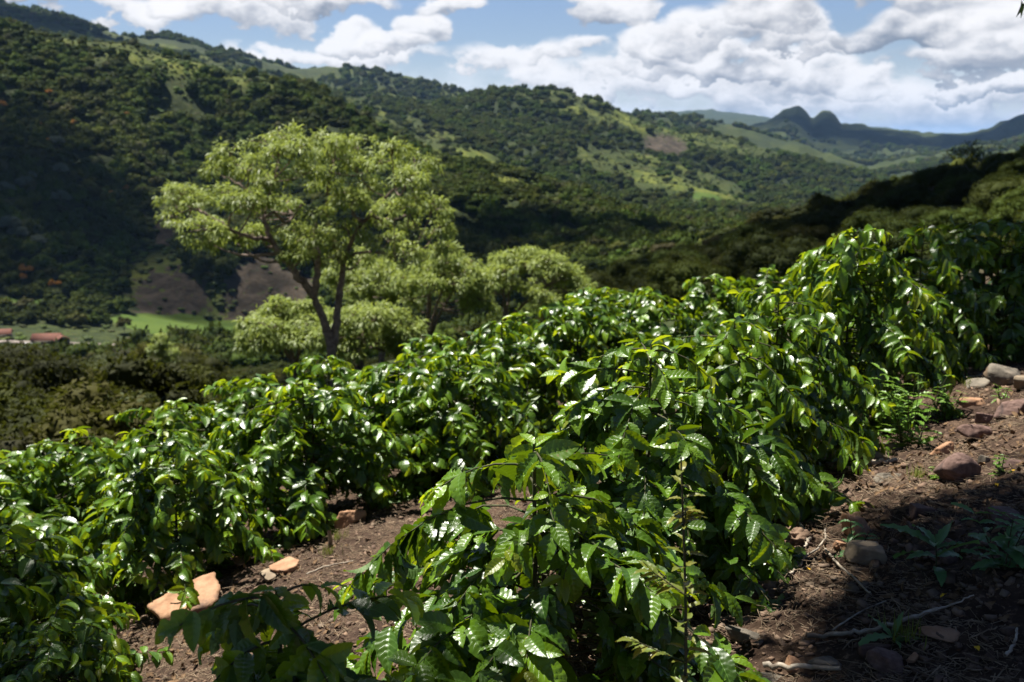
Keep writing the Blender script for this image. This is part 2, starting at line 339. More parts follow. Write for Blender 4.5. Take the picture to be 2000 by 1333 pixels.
def terrain_mat():
    m, k, out = mat_new('terrain')
    pos = k.pos()
    soil, field, cliff, green = [k.attr(n).outputs['Fac'] for n in ('soil', 'field', 'cliff', 'grassy')]
    # soil with crumbs and litter tones
    n1 = k.noise(pos, 7, 9, 0.65); n2 = k.noise(pos, 45, 6, 0.7); n3 = k.noise(pos, 1.3, 4)
    cs = k.mix(k.sstep(n1, 0.35, 0.65), (0.024, 0.014, 0.009), (0.082, 0.052, 0.034))
    cs = k.mix(k.sstep(n2, 0.52, 0.70), cs, (0.24, 0.16, 0.105)); cs = k.mix(k.sstep(n3, 0.45, 0.62), cs, k.mix(0.6, cs, (0.035, 0.02, 0.014)))
    # scrubby hillside
    f1 = k.noise(pos, 0.035, 8, 0.62); f2 = k.noise(pos, 0.16, 5, 0.6)
    cf = k.mix(k.sstep(f2, 0.35, 0.65), (0.020, 0.030, 0.008), (0.046, 0.060, 0.014))
    cg = k.mix(k.sstep(f1, 0.35, 0.65), (0.058, 0.080, 0.010), (0.125, 0.140, 0.022))
    c = k.mix(green, cf, cg)
    ff_ = k.noise(pos, 0.0045, 8, 0.65); c = k.mix(k.math('MULTIPLY', k.math('SUBTRACT', 1.0, soil), k.sstep(ff_, 0.42, 0.56, 0.0, 0.65)), c, (0.016, 0.026, 0.010))
    bare = k.sstep(k.noise(pos, 0.012, 6, 0.6), 0.66, 0.72)
    c = k.mix(k.math('MULTIPLY', bare, 0.5), c, (0.17, 0.10, 0.065))
    cc = k.mix(k.sstep(k.noise(pos, 0.05, 8, 0.65, 0.7), 0.38, 0.62), (0.028, 0.022, 0.015), (0.078, 0.060, 0.042))
    c = k.mix(k.sstep(k.math('MULTIPLY_ADD', k.math('SUBTRACT', f2, 0.5), 3.6, cliff), 0.42, 0.62), c, cc)
    ff = k.mix(k.sstep(k.noise(pos, 0.02, 5), 0.35, 0.65), (0.040, 0.075, 0.010), (0.068, 0.105, 0.015))
    c = k.mix(k.sstep(field, 0.4, 0.6), c, ff)
    c = k.mix(soil, c, cs)
    p = k.node('ShaderNodeBsdfPrincipled'); k.put(p.inputs['Base Color'], c); p.inputs['Roughness'].default_value = 0.9; p.inputs['Specular IOR Level'].default_value = 0.15
    b1 = k.node('ShaderNodeBump'); b1.inputs['Strength'].default_value = 0.9; b1.inputs['Distance'].default_value = 0.012
    k.put(b1.inputs['Height'], k.math('MULTIPLY', k.math('ADD', n1, k.math('MULTIPLY', n2, 0.6)), soil))
    b2 = k.node('ShaderNodeBump'); b2.inputs['Strength'].default_value = 0.7; b2.inputs['Distance'].default_value = 6.0
    k.put(b2.inputs['Height'], k.math('MULTIPLY', k.math('ADD', f1, k.math('MULTIPLY', f2, 0.35)), k.math('SUBTRACT', 1.0, k.math('MAXIMUM', soil, field))))
    k.l.new(b1.outputs[0], b2.inputs['Normal']); k.l.new(b2.outputs[0], p.inputs['Normal'])
    k.l.new(p.outputs[0], out.inputs[0]); return m
M['terrain'] = terrain_mat()

#@@TERRAIN
# ------------------------------------------------------------------ terrain
# coffee bushes: (px, top py, depth m, height, radius)
BUSH = [
  # front row
  ('F0', 545, 1152, 1.95, 0.86, .50), ('F1', 1060, 868, 2.7, 0.95, .60), ('F2', 1270, 672, 3.6, 1.05, .62), ('F3', 1425, 622, 4.5, 1.12, .62),
  ('F4', 1530, 570, 5.2, 1.15, .56), ('F5', 1668, 446, 6.1, 1.40, .58), ('F6', 1800, 440, 7.3, 1.35, .62), ('F7', 1960, 428, 8.4, 1.4, .8), ('F8', 2080, 420, 9.4, 1.4, .8),
  # second row
  ('A', 0, 1030, 4.1, 1.0, .58), ('A3', 95, 1205, 3.3, .62, .42), ('A2', -130, 1130, 3.5, 1.0, .6), ('B', 322, 838, 5.4, 1.0, .60), ('C', 590, 742, 6.3, 1.02, .70), ('D', 790, 690, 7.2, 1.02, .68),
  ('W', 900, 690, 6.9, 1.0, .62), ('E', 985, 625, 8.2, 1.05, .70), ('G', 1130, 590, 9.2, 1.05, .70), ('H', 1265, 568, 10.2, 1.05, .72), ('I', 1395, 540, 11.3, 1.1, .75), ('J', 1500, 525, 12.4, 1.1, .8), ('J2', 1640, 500, 13.4, 1.1, .8),
  # third row
  ('K', -40, 905, 6.4, 1.05, .75), ('L', 155, 842, 7.1, 1.05, .72), ('N', 345, 782, 8.1, 1.0, .72), ('O', 500, 745, 9.1, 1.05, .75), ('P', 640, 700, 10.1, 1.05, .75),
  ('Q', 850, 655, 11.2, 1.05, .78), ('S', 1020, 612, 12.3, 1.05, .8), ('T', 1190, 565, 13.2, 1.05, .8),
  ('U', -60, 880, 8.3, 1.0, .8), ('V', 90, 868, 9.0, 1.0, .8),
]
gp = []
for (nm, px, py, d, h, r) in BUSH:
    p = at(px, py, d); gp.append((p[0], p[1], p[2] - h))
for (px, py, d) in [(840, 950, 7.0), (600, 1040, 5.7), (320, 1175, 4.6), (1400, 1300, 2.65), (1870, 915, 4.1), (1990, 660, 7.9), (1990, 1300, 2.3), (1640, 900, 4.4), (1800, 750, 6.0), (700, 1100, 4.2)]:
    gp.append(tuple(at(px, py, d)))
gp += [(0, 0, -1.58), (3, 0, -1.35), (-3, 0, -1.95), (0, -4, -1.6), (5, 4, -0.9), (7, 9, -1.0), (-6, 4, -3.0), (-8, 10, -4.6), (3, 17, -3.0), (-2, 16, -4.4), (12, 14, -.6), (9, 2, -.3), (-9, 0, -3.2)]
gp = np.array(gp)
def _fit():
    P = gp; n = len(P)
    A = np.c_[np.ones(n), P[:, 0], P[:, 1]]
    lin = np.linalg.lstsq(A, P[:, 2], rcond=None)[0]
    res = P[:, 2] - A @ lin
    d = np.linalg.norm(P[:, None, :2] - P[None, :, :2], axis=2)
    K = np.exp(-(d / 2.6) ** 2)
    w = np.linalg.solve(K + 0.35 * np.eye(n), res)
    return lin, w
_lin, _w = _fit()
def near_z(x, y):
    x = np.asarray(x, float); y = np.asarray(y, float)
    sh = x.shape; xf, yf = x.ravel(), y.ravel()
    z = _lin[0] + _lin[1] * xf + _lin[2] * yf
    d2 = (xf[:, None] - gp[None, :, 0]) ** 2 + (yf[:, None] - gp[None, :, 1]) ** 2
    z = z + np.exp(-d2 / 2.6 ** 2) @ _w
    return z.reshape(sh)
XS = [-900, -300, 0, 120, 250, 400, 550, 700, 850, 1000, 1150, 1300, 1450, 1600, 1750, 1900, 2050, 2400, 3000]
LAY = [ # distance, then pixel heights at XS
 (30,   [1000, 980, 950, 930, 900, 850, 760, 735, 700, 665, 640, 620, 600, 580, 560, 540, 520, 480, 400]),
 (48,   [960, 940, 915, 905, 890, 845, 775, 730, 705, 685, 665, 655, 640, 625, 610, 595, 575, 520, 420]),
 (80,   [900, 890, 880, 875, 865, 845, 800, 750, 710, 690, 670, 655, 640, 620, 595, 565, 535, 450, 340]),
 (140,  [860, 850, 840, 838, 832, 820, 790, 760, 720, 680, 645, 615, 580, 545, 515, 470, 430, 330, 210]),
 (220,  [800, 800, 790, 790, 785, 780, 765, 750, 720, 675, 625, 580, 535, 495, 455, 415, 370, 270, 150]),
 (310,  [760, 755, 750, 748, 745, 742, 735, 725, 705, 660, 600, 530, 478, 440, 405, 372, 332, 240, 120]),
 (430,  [710, 710, 712, 710, 708, 706, 702, 695, 680, 650, 600, 540, 500, 470, 440, 410, 380, 290, 180]),
 (590,  [672, 672, 674, 674, 676, 680, 680, 672, 655, 625, 580, 530, 500, 475, 450, 430, 400, 330, 240]),
 (680,  [615, 618, 622, 624, 622, 640, 652, 645, 620, 590, 550, 510, 485, 462, 440, 420, 400, 340, 260]),
 (740,  [560, 565, 585, 590, 602, 622, 625, 605, 580, 550, 515, 490, 470, 452, 435, 418, 400, 340, 260]),
 (800,  [470, 480, 500, 515, 540, 500, 540, 530, 520, 505, 485, 470, 456, 444, 432, 418, 400, 340, 260]),
 (900,  [350, 360, 385, 400, 420, 425, 440, 445, 450, 450, 448, 450, 445, 438, 430, 418, 400, 340, 260]),
 (1060, [150, 180, 220, 250, 275, 300, 320, 345, 370, 390, 410, 432, 436, 434, 428, 418, 400, 340, 260]),
 (1250, [-80, -10, 60, 72, 98, 128, 168, 228, 290, 335, 375, 415, 428, 430, 428, 418, 400, 340, 260]),
 (1400, [-70, 0, 80, 95, 125, 155, 200, 262, 315, 352, 390, 420, 425, 426, 424, 415, 400, 340, 260]),
 (1700, [-40, 20, 110, 130, 150, 180, 225, 280, 320, 350, 384, 405, 415, 415, 412, 405, 390, 340, 260]),
 (2050, [-30, 30, 110, 125, 140, 165, 205, 250, 280, 300, 325, 362, 392, 402, 400, 392, 380, 330, 260]),
 (2450, [-20, 30, 100, 110, 120, 145, 185, 215, 240, 238, 255, 305, 350, 378, 384, 380, 370, 320, 250]),
 (2850, [0, 20, 60, 70, 90, 120, 160, 190, 212, 172, 192, 246, 285, 328, 362, 368, 360, 310, 250]),
 (3300, [0, 25, 55, 62, 85, 115, 160, 185, 208, 200, 215, 262, 300, 335, 350, 350, 345, 300, 250]),
]
# far curves with their own break points
def poly(pts): return np.array(pts, float)
FAR = [
 (3800, poly([(-900, 0), (0, 20), (60, 28), (130, 40), (190, 58), (300, 80), (340, 82), (500, 130), (620, 165), (800, 190), (950, 205), (1150, 225), (1250, 238), (1450, 285), (1600, 318), (1700, 338), (1760, 322), (1850, 305), (2000, 292), (2300, 270), (3000, 260)])),
 (4300, poly([(-900, -10), (0, 8), (60, 22), (130, 34), (190, 55), (270, 72), (330, 67), (380, 78), (430, 98), (500, 118), (600, 138), (650, 137), (700, 134), (745, 136), (800, 148), (850, 160), (900, 172), (945, 178), (1000, 200), (1150, 215), (1240, 216), (1300, 222), (1380, 232), (1450, 248), (1500, 262), (1600, 296), (1690, 322), (1760, 312), (1850, 296), (1950, 282), (2100, 262), (3000, 250)])),
 (5200, poly([(-900, 20), (0, 60), (300, 110), (600, 190), (900, 220), (1200, 240), (1400, 262), (1500, 285), (1600, 310), (1700, 318), (1800, 305), (1900, 296), (2050, 285), (3000, 270)])),
 (6300, poly([(-900, 100), (600, 220), (1200, 245), (1380, 255), (1470, 250), (1505, 240), (1535, 228), (1560, 238), (1590, 262), (1640, 262), (1700, 268), (1800, 282), (1900, 280), (2000, 262), (2100, 240), (3000, 220)])),
 (7000, poly([(-900, 150), (600, 230), (1200, 250), (1400, 258), (1472, 249), (1497, 240), (1515, 224), (1530, 213), (1542, 211), (1558, 203), (1574, 212), (1586, 231), (1596, 220), (1608, 207), (1620, 210), (1632, 219), (1644, 238), (1680, 243), (1735, 250), (1800, 262), (1850, 264), (1890, 260), (1925, 252), (1950, 241), (1975, 230), (2000, 221), (2060, 205), (3000, 200)])),
 (9000, poly([(-900, 200), (600, 240), (1200, 262), (1500, 262), (1700, 268), (2000, 262), (3000, 250)])),
 (14000, poly([(-900, 240), (900, 236), (1200, 228), (1300, 220), (1340, 218), (1388, 216), (1410, 220), (1440, 221), (1465, 225), (1490, 228), (1520, 236), (1600, 244), (1670, 243), (1730, 251), (1800, 262), (2000, 262), (3000, 255)])),
 (30000, poly([(-900, 266), (3000, 266)])),
]
def layer_tables():
    out = []
    for (D, ys) in LAY: out.append((D, np.array(XS, float), np.array(ys, float)))
    for (D, P) in FAR: out.append((D, P[:, 0], P[:, 1]))
    return out
def profile(az):
    """for azimuths az -> (log distances, z/r tangents) arrays (n_layers, n_az)"""
    D = []; T = []
    azc = np.clip(az, R(-64), R(64))
    for (d, xs, ys) in layer_tables():
        q = np.array([ray(a, b) for a, b in zip(np.interp(np.linspace(xs[0], xs[-1], 700), xs, xs), np.interp(np.linspace(xs[0], xs[-1], 700), xs, ys))])
        a = np.arctan2(q[:, 0], q[:, 1]); t = q[:, 2] / np.hypot(q[:, 0], q[:, 1])
        if d < 3000:   # smooth the coarse layers a little
            kr = np.hanning(31); kr /= kr.sum(); t = np.convolve(np.pad(t, 15, mode='edge'), kr, 'valid')
        T.append(np.interp(azc, a, t)); D.append(math.log(d))
    return np.array(D), np.array(T)
def pchip(x, Y, xq):
    """monotone-ish cubic through (x, Y[:,c]) evaluated at xq for each column"""
    h = np.diff(x)[:, None]; dl = np.diff(Y, axis=0) / h
    m = np.zeros_like(Y); s = dl[:-1] * dl[1:] > 0
    w1 = 2 * h[1:] + h[:-1]; w2 = h[1:] + 2 * h[:-1]
    with np.errstate(divide='ignore', invalid='ignore'):
        hm = (w1 + w2) / (w1 / dl[:-1] + w2 / dl[1:])
    m[1:-1] = np.where(s, hm, 0); m[0] = dl[0]; m[-1] = dl[-1]
    i = np.clip(np.searchsorted(x, xq) - 1, 0, len(x) - 2)
    t = ((xq - x[i]) / (x[i + 1] - x[i]))[:, None]; hh = (x[i + 1] - x[i])[:, None]
    return ((2 * t ** 3 - 3 * t ** 2 + 1) * Y[i] + (t ** 3 - 2 * t ** 2 + t) * hh * m[i] + (-2 * t ** 3 + 3 * t ** 2) * Y[i + 1] + (t ** 3 - t ** 2) * hh * m[i + 1])
azs = np.concatenate([np.linspace(-180, -65, 40, endpoint=False), np.linspace(-65, -31, 90, endpoint=False), np.linspace(-31, 31, 620, endpoint=False), np.linspace(31, 65, 90, endpoint=False), np.linspace(65, 180, 41)])
azr = np.radians(azs)
rr = np.concatenate([np.geomspace(0.25, 1.4, 14, endpoint=False), np.geomspace(1.4, 14, 230, endpoint=False), np.geomspace(14, 560, 90, endpoint=False), np.geomspace(560, 3400, 190, endpoint=False), np.geomspace(3400, 15000, 150, endpoint=False), np.geomspace(15000, 60000, 12)])
LD, LT = profile(azr)
lr = np.clip(np.log(rr), LD[0], LD[-1])
TT = pchip(LD, LT, lr)                                        # tangent (rows r, cols az)
RR, AZ = np.meshgrid(rr, azr, indexing='ij')
GX, GY = RR * np.sin(AZ), RR * np.cos(AZ)
ZF = TT * RR
ZF = np.where(RR < 30, TT[np.searchsorted(rr, 30)][None, :] * 30 + (30 - RR) * 0.12, ZF)
near = RR < 30
ZN = np.zeros_like(RR); ZN[near] = near_z(GX[near], GY[near])
wgt = sm(RR, 12.5, 28)
ZZ = ZN * (1 - wgt) + ZF * wgt
# relief: broad spurs and gullies far away, crumbs close by
rel = fbm(GX / 210, GY / 210, octaves=5, seed=3) * 13 * sm(RR, 500, 1000) * (1 - sm(RR, 2900, 3600) * .0)
rel += -np.abs(fbm(GX / 150 + 9, GY / 150, octaves=3, seed=8)) * 16 * sm(RR, 740, 900)
rel += fbm(GX / 700, GY / 700, octaves=5, seed=5) * 12 * sm(RR, 4400, 6000)
rel += (fbm(GX / 260, GY / 260, octaves=5, seed=15) * 9 - np.abs(fbm(GX / 420, GY / 420, octaves=4, seed=16)) * 22) * sm(RR, 3100, 3700) * (1 - sm(RR, 9000, 12000))
rel += (fbm(GX / 330 + 4, GY / 330, octaves=5, seed=18, gain=.6) * 20) * sm(RR, 6100, 6600) * (1 - sm(RR, 8000, 9500))
rel += fbm(GX / 25, GY / 25, octaves=3, seed=6) * 0.9 * sm(RR, 25, 60) * (1 - sm(RR, 520, 560) * (1 - sm(RR, 700, 760)))
mic = (fbm(GX * 3.1, GY * 3.1, octaves=3, seed=21) * 0.022 + fbm(GX * 14, GY * 14, octaves=3, seed=22) * 0.012) * (1 - sm(RR, 10, 16))
ZZ = ZZ + rel * 0.8 + mic
def height(x, y):
    x = np.atleast_1d(np.asarray(x, float)); y = np.atleast_1d(np.asarray(y, float))
    r = np.hypot(x, y); a = np.arctan2(x, y)
    i = np.clip(np.searchsorted(rr, r) - 1, 0, len(rr) - 2); j = np.clip(np.searchsorted(azr, a) - 1, 0, len(azr) - 2)
    fi = np.clip((r - rr[i]) / (rr[i + 1] - rr[i]), 0, 1); fj = (a - azr[j]) / (azr[j + 1] - azr[j])
    return (ZZ[i, j] * (1 - fi) * (1 - fj) + ZZ[i + 1, j] * fi * (1 - fj) + ZZ[i, j + 1] * (1 - fi) * fj + ZZ[i + 1, j + 1] * fi * fj)
def hz(x, y): return float(height(x, y)[0])
def topix(x, y, z):
    cp, sp = math.cos(PITCH), math.sin(PITCH)
    dep = y * cp - z * sp; up = y * sp + z * cp
    dep = np.where(np.abs(dep) < 1e-6, 1e-6, dep)
    return W2 + x / dep * FPX, H2 - up / dep * FPX
PX, PY = topix(GX, GY, ZZ); FRONT = GY > 0.3 * np.abs(GX)
def ell(px, py, cx, cy, rx, ry, ang=0):
    c, s = math.cos(R(ang)), math.sin(R(ang)); dx, dy = px - cx, py - cy
    return 1 - np.hypot((dx * c + dy * s) / rx, (-dx * s + dy * c) / ry)
def masks(px, py, r, x, y):
    soil = 1 - sm(r, 14, 24)
    field = np.clip(0.5 + 6 * ell(px, py, 405, 646, 190, 24, 7), 0, 1) * ((r > 560) & (r < 780))
    field = np.maximum(field, np.clip(0.5 + 4 * ell(px, py, 1375, 385, 34, 7, 8), 0, 1) * (r > 800))
    field = np.maximum(field, np.clip(0.5 + 4 * ell(px, py, 50, 590, 60, 9, 4), 0, 1) * ((r > 560) & (r < 900)))
    cl = np.maximum.reduce([ell(px, py, 335, 585, 78, 60, 0), ell(px, py, 500, 575, 62, 80, 20), ell(px, py, 330, 455, 34, 34), ell(px, py, 1300, 285, 45, 22, 10), ell(px, py, 560, 560, 60, 34), ell(px, py, 10, 598, 40, 5, 6)])
    cliff = np.clip(0.45 + 2.2 * cl, 0, 1) * (r > 560) * (r < 3200)
    g = np.zeros_like(px, dtype=float)
    # grassy crests and sunny meadows
    g = np.maximum(g, np.clip(0.5 + 2.2 * ell(px, py, 1290, 345, 170, 34, 14), 0, 1) * (r > 700))
    g = np.maximum(g, np.clip(0.45 + 1.6 * ell(px, py, 1230, 225, 330, 34, 14), 0, 1) * (r > 2000) * (r < 3100))
    g = np.maximum(g, np.clip(0.45 + 1.6 * ell(px, py, 720, 165, 220, 34, 8), 0, .4) * (r > 3000))
    g = np.maximum(g, np.clip(0.5 + 1.8 * ell(px, py, 300, 112, 260, 30, 12), 0, 1) * (r > 1000))
    g = np.maximum(g, np.clip(0.5 + 1.8 * ell(px, py, 860, 285, 290, 26, 25), 0, 1) * (r > 1000))
    g = np.maximum(g, np.clip(0.5 + 2.0 * ell(px, py, 330, 480, 70, 110, 35), 0, 1) * (r > 700) * (r < 1100))
    g = np.maximum(g, np.clip(0.2 + 2.0 * ell(px, py, 440, 610, 150, 60, 0), 0, 0.6) * (r > 560) * (r < 900))
    g = np.maximum(g, 0.15 * sm(r, 3300, 3800) * (r < 6000))
    return soil, field, cliff, g
mpx, mpy = np.where(FRONT, PX, -5000), np.where(FRONT, PY, 5000)
soil, fieldm, cliffm, grassm = masks(mpx, mpy, RR, GX, GY)
nr, na = RR.shape
ii = (np.arange(nr - 1)[:, None] * na + np.arange(na - 1)[None]).ravel()
TF = np.stack([ii, ii + 1, ii + na + 1, ii + na], -1)[:, ::-1]
gm = new_mesh('ground', np.stack([GX, GY, ZZ], -1).reshape(-1, 3), TF, M['terrain'], {'soil': soil.ravel(), 'field': fieldm.ravel(), 'cliff': cliffm.ravel(), 'grassy': grassm.ravel()})
tag(link('ground', gm), kind='structure')

#@@COFFEE
# ------------------------------------------------------------------ coffee leaves
rng = np.random.default_rng(11)
def unit(v): return v / (np.linalg.norm(v, axis=-1, keepdims=True) + 1e-9)
def leaf_template(nu, nv, seed, bend=0.7, rib=0.016, wav=0.02, wid=0.20, bites=0, drip=True):
    g = np.random.default_rng(seed)
    v = np.linspace(0, 1, nv + 1); u = np.linspace(-1, 1, nu * 2 + 1)
    prof = np.sin(np.pi * np.clip(v, 0, 1) ** 0.86) ** 0.80 * (1 - 0.25 * v)
    if drip: prof = prof * (1 - sm(v, 0.86, 1.0) * 0.35)
    prof[0] = 0.03; prof[-1] = 0.015
    UU, VV = np.meshgrid(u, v, indexing='xy')
    hw = prof[:, None] * wid * np.ones_like(UU)
    ph1, ph2 = g.uniform(0, 6, 2)
    edge = np.where(UU < 0, np.sin(VV * 34 + ph1) + .6 * np.sin(VV * 61 + ph2), np.sin(VV * 31 + ph2) + .6 * np.sin(VV * 57 + ph1))
    hw = hw * (1 + 0.018 * edge * np.abs(UU))
    for b in range(bites):
        s = g.choice([-1, 1]); c = g.uniform(.25, .85); w = g.uniform(.03, .06)
        hw = hw * (1 - g.uniform(.3, .6) * np.exp(-((VV - c) / w) ** 2) * (UU * s > .4))
    X = UU * hw; fold = g.uniform(0.12, 0.5)
    Z = np.abs(X) * fold
    Z = Z + rib * np.sin((VV - 0.20 * np.abs(UU)) * 8 * 2 * np.pi) * np.clip(np.abs(UU) * 5, 0, 1) * np.clip((1.12 - np.abs(UU)) * 2.2, 0, 1) * np.clip(prof[:, None] * 1.3, 0, 1) * 1.0
    Z = Z + wav * edge * np.abs(UU) ** 2 * prof[:, None]
    Z = Z + 0.05 * g.uniform(-1, 1) * UU * VV
    kap = bend * g.uniform(.6, 1.4); th = kap * VV
    Yb = np.sin(th) / kap; Zb = -(1 - np.cos(th)) / kap
    Y2 = Yb + Z * np.sin(th); Z2 = Zb + Z * np.cos(th)
    X2 = X + 0.06 * g.uniform(-1, 1) * VV ** 2
    V = np.stack([X2, Y2, Z2], -1).reshape(-1, 3)
    w = nu * 2 + 1
    i = (np.arange(nv)[:, None] * w + np.arange(w - 1)[None]).ravel()
    F = np.stack([i, i + 1, i + w + 1, i + w], -1)
    return V, F, np.stack([UU, VV], -1).reshape(-1, 2)
LODS = {
 'hi': [leaf_template(4, 40, s, b, 0.0135, 0.008, w * 1.06, bt) for s, b, w, bt in ((1, .5, .24, 1), (2, .9, .22, 0), (3, 1.3, .25, 2), (4, .7, .21, 1), (5, .3, .24, 0), (6, 1.0, .25, 3), (7, .6, .23, 5))],
 'mid': [leaf_template(2, 24, s, b, 0.009, 0.008, w * 1.05, bt) for s, b, w, bt in ((1, .5, .25, 1), (2, .9, .23, 0), (3, 1.3, .26, 2), (4, .7, .22, 1))],
 'lo': [leaf_template(1, 8, s, b, 0.0, 0.0, w) for s, b, w in ((1, .5, .26), (2, .9, .24), (3, 1.3, .27))],
}
def place_leaves(mb, temps, P, D, N, L, age, g):
    D = unit(D); X = unit(np.cross(D, N)); N = np.cross(X, D)
    idx = g.integers(0, len(temps), len(P)); rnd = g.random(len(P))
    for ti, (V, F, UV) in enumerate(temps):
        s = np.where(idx == ti)[0]
        if not len(s): continue
        l = L[s][:, None, None]; wsc = g.uniform(.82, 1.15, len(s))[:, None, None]
        W = P[s][:, None] + l * (V[None, :, 0:1] * wsc * X[s][:, None] + V[None, :, 1:2] * D[s][:, None] + V[None, :, 2:3] * N[s][:, None])
        n = len(V); Fx = (F[None] + (np.arange(len(s)) * n)[:, None, None]).reshape(-1, F.shape[1])
        lf = np.concatenate([np.broadcast_to(UV[None], (len(s), n, 2)), np.broadcast_to(rnd[s][:, None, None], (len(s), n, 1))], -1).reshape(-1, 3)
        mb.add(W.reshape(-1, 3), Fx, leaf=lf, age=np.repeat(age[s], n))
def coffee_bush(seed, H, Rd, lod, dens=1.0, leafL=0.125, open_=0.0):
    """returns foliage mesh, stem mesh; bush stands at the origin"""
    g = np.random.default_rng(seed); fol, st = MB(), MB()
    P, D, N, L, A = [], [], [], [], []
    nst = 3
    for s in range(nst):
        ang = s / nst * 2 * np.pi + g.uniform(-.5, .5); lean = g.uniform(.03, .32) * Rd * (1 if s else .2)
        hs = H * (1.0 if s == 0 else g.uniform(.72, .97))
        top = np.array([math.cos(ang) * lean, math.sin(ang) * lean, hs])
        sp = spline([(0, 0, -0.05), top * np.array([.7, .7, .45]), top], 9)
        st.tube(sp, np.linspace(.014, .004, 9), 6)
        nn = int(hs / .050 * dens); phi = g.uniform(0, 6)
        for i in range(nn):
            f = (i + .5) / nn                      # 0 bottom .. 1 top
            if f < .16: continue
            phi += math.pi / 2 + g.uniform(-.35, .35)
            base = np.array([np.interp(f, np.linspace(0, 1, 9), sp[:, k]) for k in range(3)])
            prof = (math.sin(math.pi * min(1, (1 - f) * 1.02 + .04) ** .62) ** .5) if f > .35 else 1.0
            prof = math.sqrt(max(.02, 1 - (max(0, f - .42) / .60) ** 2)) * (1 if f > .3 else .80 + f * .65)
            for sgn in (0, math.pi):
                if g.random() < (.07 if f > .42 else .38): continue
                a = phi + sgn + g.uniform(-.2, .2); ln = Rd * prof * g.uniform(.55, 1.15)
                if ln < .05: ln = .05
                h = np.array([math.cos(a), math.sin(a), 0]); up0 = g.uniform(.05, .45) + .25 * max(0, f - .7); dr = g.uniform(.30, .78)
                t = np.linspace(0, 1, 6)[:, None]
                br = base + h * ln * t + np.array([0, 0, 1.0]) * ln * (up0 * t - dr * t ** 2)
                br[:, 2] = np.maximum(br[:, 2], 0.05)
                st.tube(br, np.linspace(.0042, .0016, 6), 4)
                npair = max(1, int(ln / .043)); 
                for q in range(npair + 1):
                    tt = 1 - q / (npair + .5) * (.62 if ln > .25 else .9)
                    if tt < .12: continue
                    pp = np.array([np.interp(tt, t[:, 0], br[:, k]) for k in range(3)])
                    bd = unit(h + np.array([0, 0, up0 - 2 * dr * tt])); sd = unit(np.cross(bd, [0, 0, 1.0]))
                    yg = max(0.0, 1 - q * .24) * g.uniform(.25, 1.0) * (0.35 + .75 * f)  # young tips are paler; inner leaves kept darker, partly as painted shade
                    for sg in ((-1, 1) if g.random() < .55 else (-1, 1, g.choice([-.25, .25]))):
                        if g.random() < .08: continue
                        drp = g.uniform(-.15, .7) * (1 - .5 * yg)
                        if q == 0 and g.random() < .5: d = bd * .9 + sd * sg * .35 + np.array([0, 0, g.uniform(-.1, .5)])
                        else: d = bd * g.uniform(.25, .8) + sd * sg * g.uniform(.55, 1.0) + np.array([0, 0, -drp]) + g.normal(0, .30, 3)
                        n_ = np.array([0, 0, 1.0]) + h * g.uniform(.0, 1.0) + g.normal(0, .42, 3)
                        P.append(pp + g.normal(0, .004, 3)); D.append(d); N.append(n_)
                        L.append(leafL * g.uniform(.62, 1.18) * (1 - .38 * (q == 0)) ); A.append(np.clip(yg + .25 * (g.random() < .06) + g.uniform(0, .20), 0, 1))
        # crown tuft
        for q in range(7):
            a = g.uniform(0, 6.28); P.append(top - [0, 0, .01 * q]); D.append(np.array([math.cos(a), math.sin(a), g.uniform(-.1, .9)]))
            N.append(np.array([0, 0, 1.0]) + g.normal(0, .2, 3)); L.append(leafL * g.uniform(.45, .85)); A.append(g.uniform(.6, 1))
    P, D, N, L, A = [np.array(v, float) for v in (P, D, N, L, A)]
    P[:, 2] = np.maximum(P[:, 2], .05)
    bad = P[:, 2] + L * unit(D)[:, 2] < .02; D[bad, 2] = np.abs(D[bad, 2]) * .3
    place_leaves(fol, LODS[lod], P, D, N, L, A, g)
    return fol.mesh('foliage', M['coffee']), st.mesh('stem', M['stem'])
